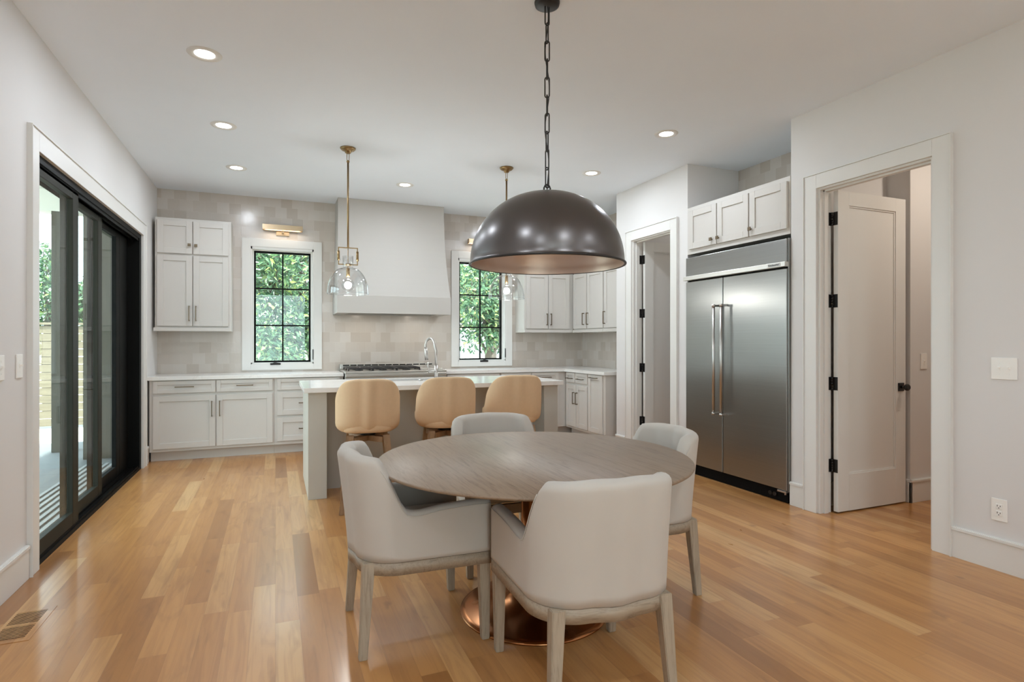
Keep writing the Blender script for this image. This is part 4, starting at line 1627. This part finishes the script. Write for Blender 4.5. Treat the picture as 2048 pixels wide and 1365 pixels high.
# ------------------------------------------------------------------ switches, outlet, floor vent
def plate(name, label, cat, fr, p, z, w, h, toggles, outlet=False):
    c = fr.pt(p, z - h / 2, 0)
    root = thing(name, label, cat, c)
    bm = B(); fr.box(bm, p - w / 2, p + w / 2, z - h / 2, z + h / 2, 0.0005, 0.007, 0.002)
    obj('cover_plate', bm, PLATE, root)
    for t in toggles:
        bm = B()
        fr.box(bm, p + t - 0.005, p + t + 0.005, z - 0.012, z + 0.012, 0.006, 0.009)
        fr.box(bm, p + t - 0.004, p + t + 0.004, z + 0.0, z + 0.009, 0.008, 0.02, 0.001)
        for s in (-1, 1):
            a, b = fr.pt(p + t, z + s * 0.03, 0.006), fr.pt(p + t, z + s * 0.03, 0.0085)
            cyl(bm, a, b, 0.0035, 10)
        obj('toggle', bm, PLATE, root)
    if outlet:
        for s in (-1, 1):
            bm = B()
            zc = z + s * 0.0195
            fr.box(bm, p - 0.0165, p + 0.0165, zc - 0.0145, zc + 0.0145, 0.006, 0.0095, 0.003)
            r = obj('receptacle', bm, PLATE, root)
            bm = B()
            fr.box(bm, p - 0.0085, p - 0.0055, zc - 0.001, zc + 0.009, 0.0093, 0.0099)
            fr.box(bm, p + 0.0055, p + 0.0085, zc - 0.001, zc + 0.007, 0.0093, 0.0099)
            fr.box(bm, p - 0.0025, p + 0.0025, zc - 0.0095, zc - 0.005, 0.0093, 0.0099)
            obj('slots', bm, SLOT, r)
    return root


plate('light_switch', 'white single toggle switch on the left wall beside the sliding door', 'light switch', FL, 3.79, 1.162, 0.075, 0.125, (0,))
plate('light_switch', 'white switch plate cut off by the left edge of the photo', 'light switch', FL, 3.545, 1.162, 0.12, 0.125, (-0.023, 0.023))
plate('light_switch', 'white double toggle switch on the right wall beside the hall doorway', 'light switch', FR, -1.908, 1.14, 0.125, 0.122, (-0.023, 0.023))
plate('wall_outlet', 'white electrical outlet low on the right wall above the baseboard', 'outlet', FR, -1.931, 0.343, 0.078, 0.125, (), True)
FH = Frame((0, 3.02, 0), (1, 0, 0), (0, -1, 0))
plate('light_switch', 'white single toggle switch on the hall wall behind the open door', 'light switch', FH, 4.86, 1.13, 0.075, 0.125, (0,))

vt = thing('floor_vent', 'flush oak floor vent with slats near the left wall', 'floor vent', (-1.07, 3.26, 0))
bm = B()
VX0, VX1, VY0, VY1 = -1.165, -0.985, 3.085, 3.435
box(bm, VX0, -1.13, VY0, VY1, 0.0003, 0.002); box(bm, -1.012, VX1, VY0, VY1, 0.0003, 0.002)
box(bm, -1.13, -1.012, VY0, 3.115, 0.0003, 0.002); box(bm, -1.13, -1.012, 3.405, VY1, 0.0003, 0.002); box(bm, -1.13, -1.012, 3.252, 3.268, 0.0003, 0.002)
obj('vent_frame', bm, FLOOR, vt)
bm = B(); box(bm, -1.13, -1.012, 3.115, 3.405, 0.0003, 0.0008)  # thin dark sheet standing in for the shade below the slats
obj('vent_shade_sheet', bm, DARK, vt)
for (a, b) in ((3.115, 3.252), (3.268, 3.405)):
    n = 9
    for i in range(n):
        y = a + (b - a) * (i + 0.5) / n
        bm = B(); box(bm, -1.13, -1.012, y - 0.0035, y + 0.0035, 0.0009, 0.0016)
        obj('slat', bm, FLOOR, vt)

# ------------------------------------------------------------------ outside
GROUND = paint('pale_ground', srgb(196, 196, 188), 0.9)
DECK = None
k = NT('grey_deck')
x, y, z = k.xyz(k.pos())
fy = k.math('FRACT', k.math('DIVIDE', y, 0.6))
ln_ = k.ramp(k.math('MINIMUM', fy, k.math('SUBTRACT', 1.0, fy)), [(0.0, (1, 1, 1, 1)), (0.02, (0, 0, 0, 1))])
k.pbr(k.mix(k.math('MULTIPLY', ln_, 0.7), k.mix(k.noise(k.pos(), 6, 4), srgb(92, 98, 101), srgb(106, 111, 113)), srgb(66, 70, 72)), 0.6)
DECK = k.m
bm = B(); box(bm, -40, 40, 7.9, 60, -0.5, -0.35); box(bm, -40, -5.2, -20, 7.9, -0.5, -0.35); box(bm, -5.2, 40, -20, -3.6, -0.5, -0.35)
struct('ground', bm, GROUND, 'pale ground outside')
bm = B(); box(bm, -5.2, XL - 0.165, -3.5, 9.4, -0.2, -0.07)
struct('floor_porch', bm, DECK, 'grey paved porch outside the sliding door')
bm = B(); box(bm, -4.2, XL - 0.165, -3.5, 9.0, 3.15, 3.25); box(bm, -4.2, XL - 0.165, 8.6, 8.85, 2.885, 3.149)
struct('ceiling_porch', bm, paint('porch_paint', srgb(214, 214, 206), 0.7), 'white porch ceiling and beam outside the sliding door')
POST = make_wood('olive_stain', srgb(58, 58, 46), srgb(44, 44, 34), 'z', 0.8, 0.6)
bm = B(); box(bm, -2.53, -2.31, 8.602, 8.82, -0.07, 2.885, 0.006)
o = recenter(obj('porch_post', bm, POST)); tag(o, 'olive brown porch post seen through the nearest sliding panel', 'post')
bm = B(); box(bm, -2.04, XL - 0.165, 7.95, 8.1, -0.068, 3.148)
struct('wall_porch', bm, POST, 'olive stained end wall of the porch')
# slatted drain grate in the porch floor
SLATM = plain('drain_slat', srgb(150, 154, 155), 0.5)
dr = thing('porch_drain', 'pale slatted drain grate in the porch floor outside the sliding door', 'drain', (-1.72, 5.9, -0.07))
for i in range(7):
    bm = B(); xx = -1.92 + i * 0.06
    box(bm, xx, xx + 0.03, 4.3, 7.6, -0.0695, -0.058)
    obj('slat', bm, SLATM, dr)
# fence
FEN = make_wood('pale_cedar', srgb(112, 104, 86), srgb(92, 84, 68), 'x', 0.6, 0.8)
fe = thing('garden_fence', 'horizontal board fence beyond the porch, seen through the sliding door', 'fence', (-5.5, 13.2, -0.35))
n = 13
for i in range(n):
    bm = B(); z = -0.3 + i * 0.145
    box(bm, -10.0, -1.0, 13.2, 13.225, z, z + 0.135)
    obj('board', bm, FEN, fe)
for i in range(6):
    bm = B(); xx = -9.9 + i * 1.76
    box(bm, xx - 0.05, xx + 0.05, 13.226, 13.33, -0.35, 1.6)
    obj('post', bm, FEN, fe)
bm = B(); box(bm, -10.05, -0.95, 13.16, 13.36, 1.6, 1.64, 0.004)
obj('cap_rail', bm, FEN, fe)

BARK = make_wood('bark', srgb(92, 84, 76), srgb(60, 54, 48), 'z', 2.0, 0.9)
LEAF1 = make_leaf('leaf_green', [(0.0, srgb(44, 74, 54)), (0.4, srgb(68, 104, 74)), (0.7, srgb(104, 138, 96)), (0.92, srgb(140, 166, 116)), (1.0, srgb(196, 206, 110))])
LEAF2 = make_leaf('leaf_bright', [(0.0, srgb(44, 76, 56)), (0.4, srgb(72, 108, 80)), (0.8, srgb(116, 146, 106)), (1.0, srgb(176, 186, 116))])


def tree(name, label, base, trunk, clumps, nleaf, size, mat, seed, narrow=0.42):
    rnd = random.Random(seed)
    root = thing(name, label, 'tree', base, 'trees outside the house')
    bm = B()
    b = Vector(base)
    ctr = sum((Vector(c[:3]) for c in clumps), Vector()) / len(clumps)
    top = Vector((ctr.x, ctr.y, ctr.z))
    p0 = b - Vector((0, 0, 0.05))
    mid = p0.lerp(top, 0.5) + Vector((rnd.uniform(-0.15, 0.15), rnd.uniform(-0.15, 0.15), 0))
    tube(bm, [p0, p0.lerp(mid, 0.5), mid, mid.lerp(top, 0.5), top], [trunk, trunk * 0.85, trunk * 0.7, trunk * 0.55, trunk * 0.3], 10)
    for c in clumps:
        e = Vector(c[:3])
        s = mid.lerp(top, rnd.uniform(0.0, 0.8))
        m = s.lerp(e, 0.5) + Vector((rnd.uniform(-0.1, 0.1), rnd.uniform(-0.1, 0.1), rnd.uniform(-0.15, 0.1)))
        tube(bm, [s, m, e], [trunk * 0.35, trunk * 0.22, trunk * 0.1], 6)
        for _ in range(7):
            dv = Vector((rnd.gauss(0, 1), rnd.gauss(0, 1), rnd.gauss(0, 1))).normalized() * c[3] * 0.9
            tube(bm, [m.lerp(e, rnd.random()), e + dv * 0.5 + Vector((0, 0, 0.05)), e + dv], [trunk * 0.09, trunk * 0.06, trunk * 0.025], 5)
    obj('trunk', bm, BARK, root)
    verts, faces = [], []
    tot = sum(c[3] ** 2 for c in clumps)
    for c in clumps:
        for _ in range(int(nleaf * c[3] ** 2 / tot)):
            d = Vector((rnd.gauss(0, 1), rnd.gauss(0, 1), rnd.gauss(0, 1))).normalized()
            p = Vector(c[:3]) + d * c[3] * rnd.random() ** 0.45
            L = size * rnd.uniform(0.6, 1.3)
            w = L * narrow
            ax = (d * 0.5 + Vector((rnd.uniform(-1, 1), rnd.uniform(-1, 1), rnd.uniform(-1.1, 0.5)))).normalized()
            sd = ax.cross(Vector((rnd.uniform(-1, 1), rnd.uniform(-1, 1), rnd.uniform(-1, 1)))).normalized()
            up = ax.cross(sd)
            i = len(verts)
            for (a, s_, u) in ((0, 0, 0), (0.35, 0.5, 0.06), (1, 0, -0.04), (0.35, -0.5, 0.06)):
                verts.append(p + ax * (L * a) + sd * (w * s_) + up * (L * u) - b)
            faces.append((i, i + 1, i + 2, i + 3))
    me = bpy.data.meshes.new('foliage')
    me.from_pydata([tuple(v) for v in verts], [], faces)
    me.materials.append(mat)
    fo = bpy.data.objects.new('foliage', me)
    fo.parent = root
    COL.objects.link(fo)
    return root


def clumps(cx, cy, cz, rx, ry, rz, n, r, seed):
    rnd = random.Random(seed)
    out = []
    for _ in range(n):
        d = Vector((rnd.gauss(0, 1), rnd.gauss(0, 1), rnd.gauss(0, 1))).normalized() * rnd.random() ** 0.4
        out.append((cx + d.x * rx, cy + d.y * ry, cz + d.z * rz, r * rnd.uniform(0.75, 1.25)))
    return out


tree('leafy_tree', 'dense green tree filling the left kitchen window', (0.55, 12.2, -0.35), 0.12, clumps(0.15, 12.0, 1.9, 1.1, 0.9, 1.5, 16, 0.6, 3), 9000, 0.135, LEAF1, 11, 0.36)
tree('leafy_tree', 'tall tree behind the dense one in the left kitchen window', (1.2, 15.8, -0.35), 0.16, clumps(0.4, 15.5, 3.0, 2.0, 1.0, 2.2, 14, 0.9, 5), 5000, 0.17, LEAF2, 12)
tree('leafy_tree', 'sunlit green tree filling the right kitchen window', (4.6, 12.3, -0.35), 0.12, clumps(4.45, 12.0, 2.3, 1.2, 0.9, 1.15, 15, 0.6, 7), 8000, 0.12, LEAF2, 13)
tree('leafy_tree', 'tall tree behind the sunlit one in the right kitchen window', (6.0, 16.2, -0.35), 0.16, clumps(5.9, 16.0, 3.4, 1.9, 1.0, 1.8, 12, 0.9, 9), 4500, 0.17, LEAF1, 14)
tree('leafy_tree', 'green tree behind the fence outside the sliding door', (-4.6, 15.6, -0.35), 0.14, clumps(-4.7, 15.4, 2.1, 1.5, 0.8, 1.0, 14, 0.55, 15), 9000, 0.12, LEAF1, 16)

under_light('white double door wall cabinet right of the right window', (3.3, 7.36), (3.85, 7.42))
under_light('white double door wall cabinet on the side wall beside the corner', (4.06, 6.6), (4.12, 7.1))

# daylight portals in the window and door openings help the sampler find the sky
def portal(name, loc, rot, sx, sy):
    ld = bpy.data.lights.new(name, 'AREA')
    ld.shape = 'RECTANGLE'; ld.size = sx; ld.size_y = sy
    ld.cycles.is_portal = True
    lo = bpy.data.objects.new(name, ld)
    COL.objects.link(lo)
    lo.location = loc
    lo.rotation_euler = rot
portal('sky_portal_door', (XL - 0.2, (DY0 + DY1) / 2, DZ / 2), (0, R(-90), 0), DZ, DY1 - DY0)
portal('sky_portal_window', ((W1[0] + W1[1]) / 2, YB + 0.17, 1.72), (R(-90), 0, 0), 0.7, 1.45)
portal('sky_portal_window', ((W2[0] + W2[1]) / 2, YB + 0.17, 1.72), (R(-90), 0, 0), 0.7, 1.45)
for a, b in FILL_WIN:
    portal('sky_portal_front', ((a + b) / 2, YF - 0.17, 1.425), (R(90), 0, 0), b - a, 2.65)
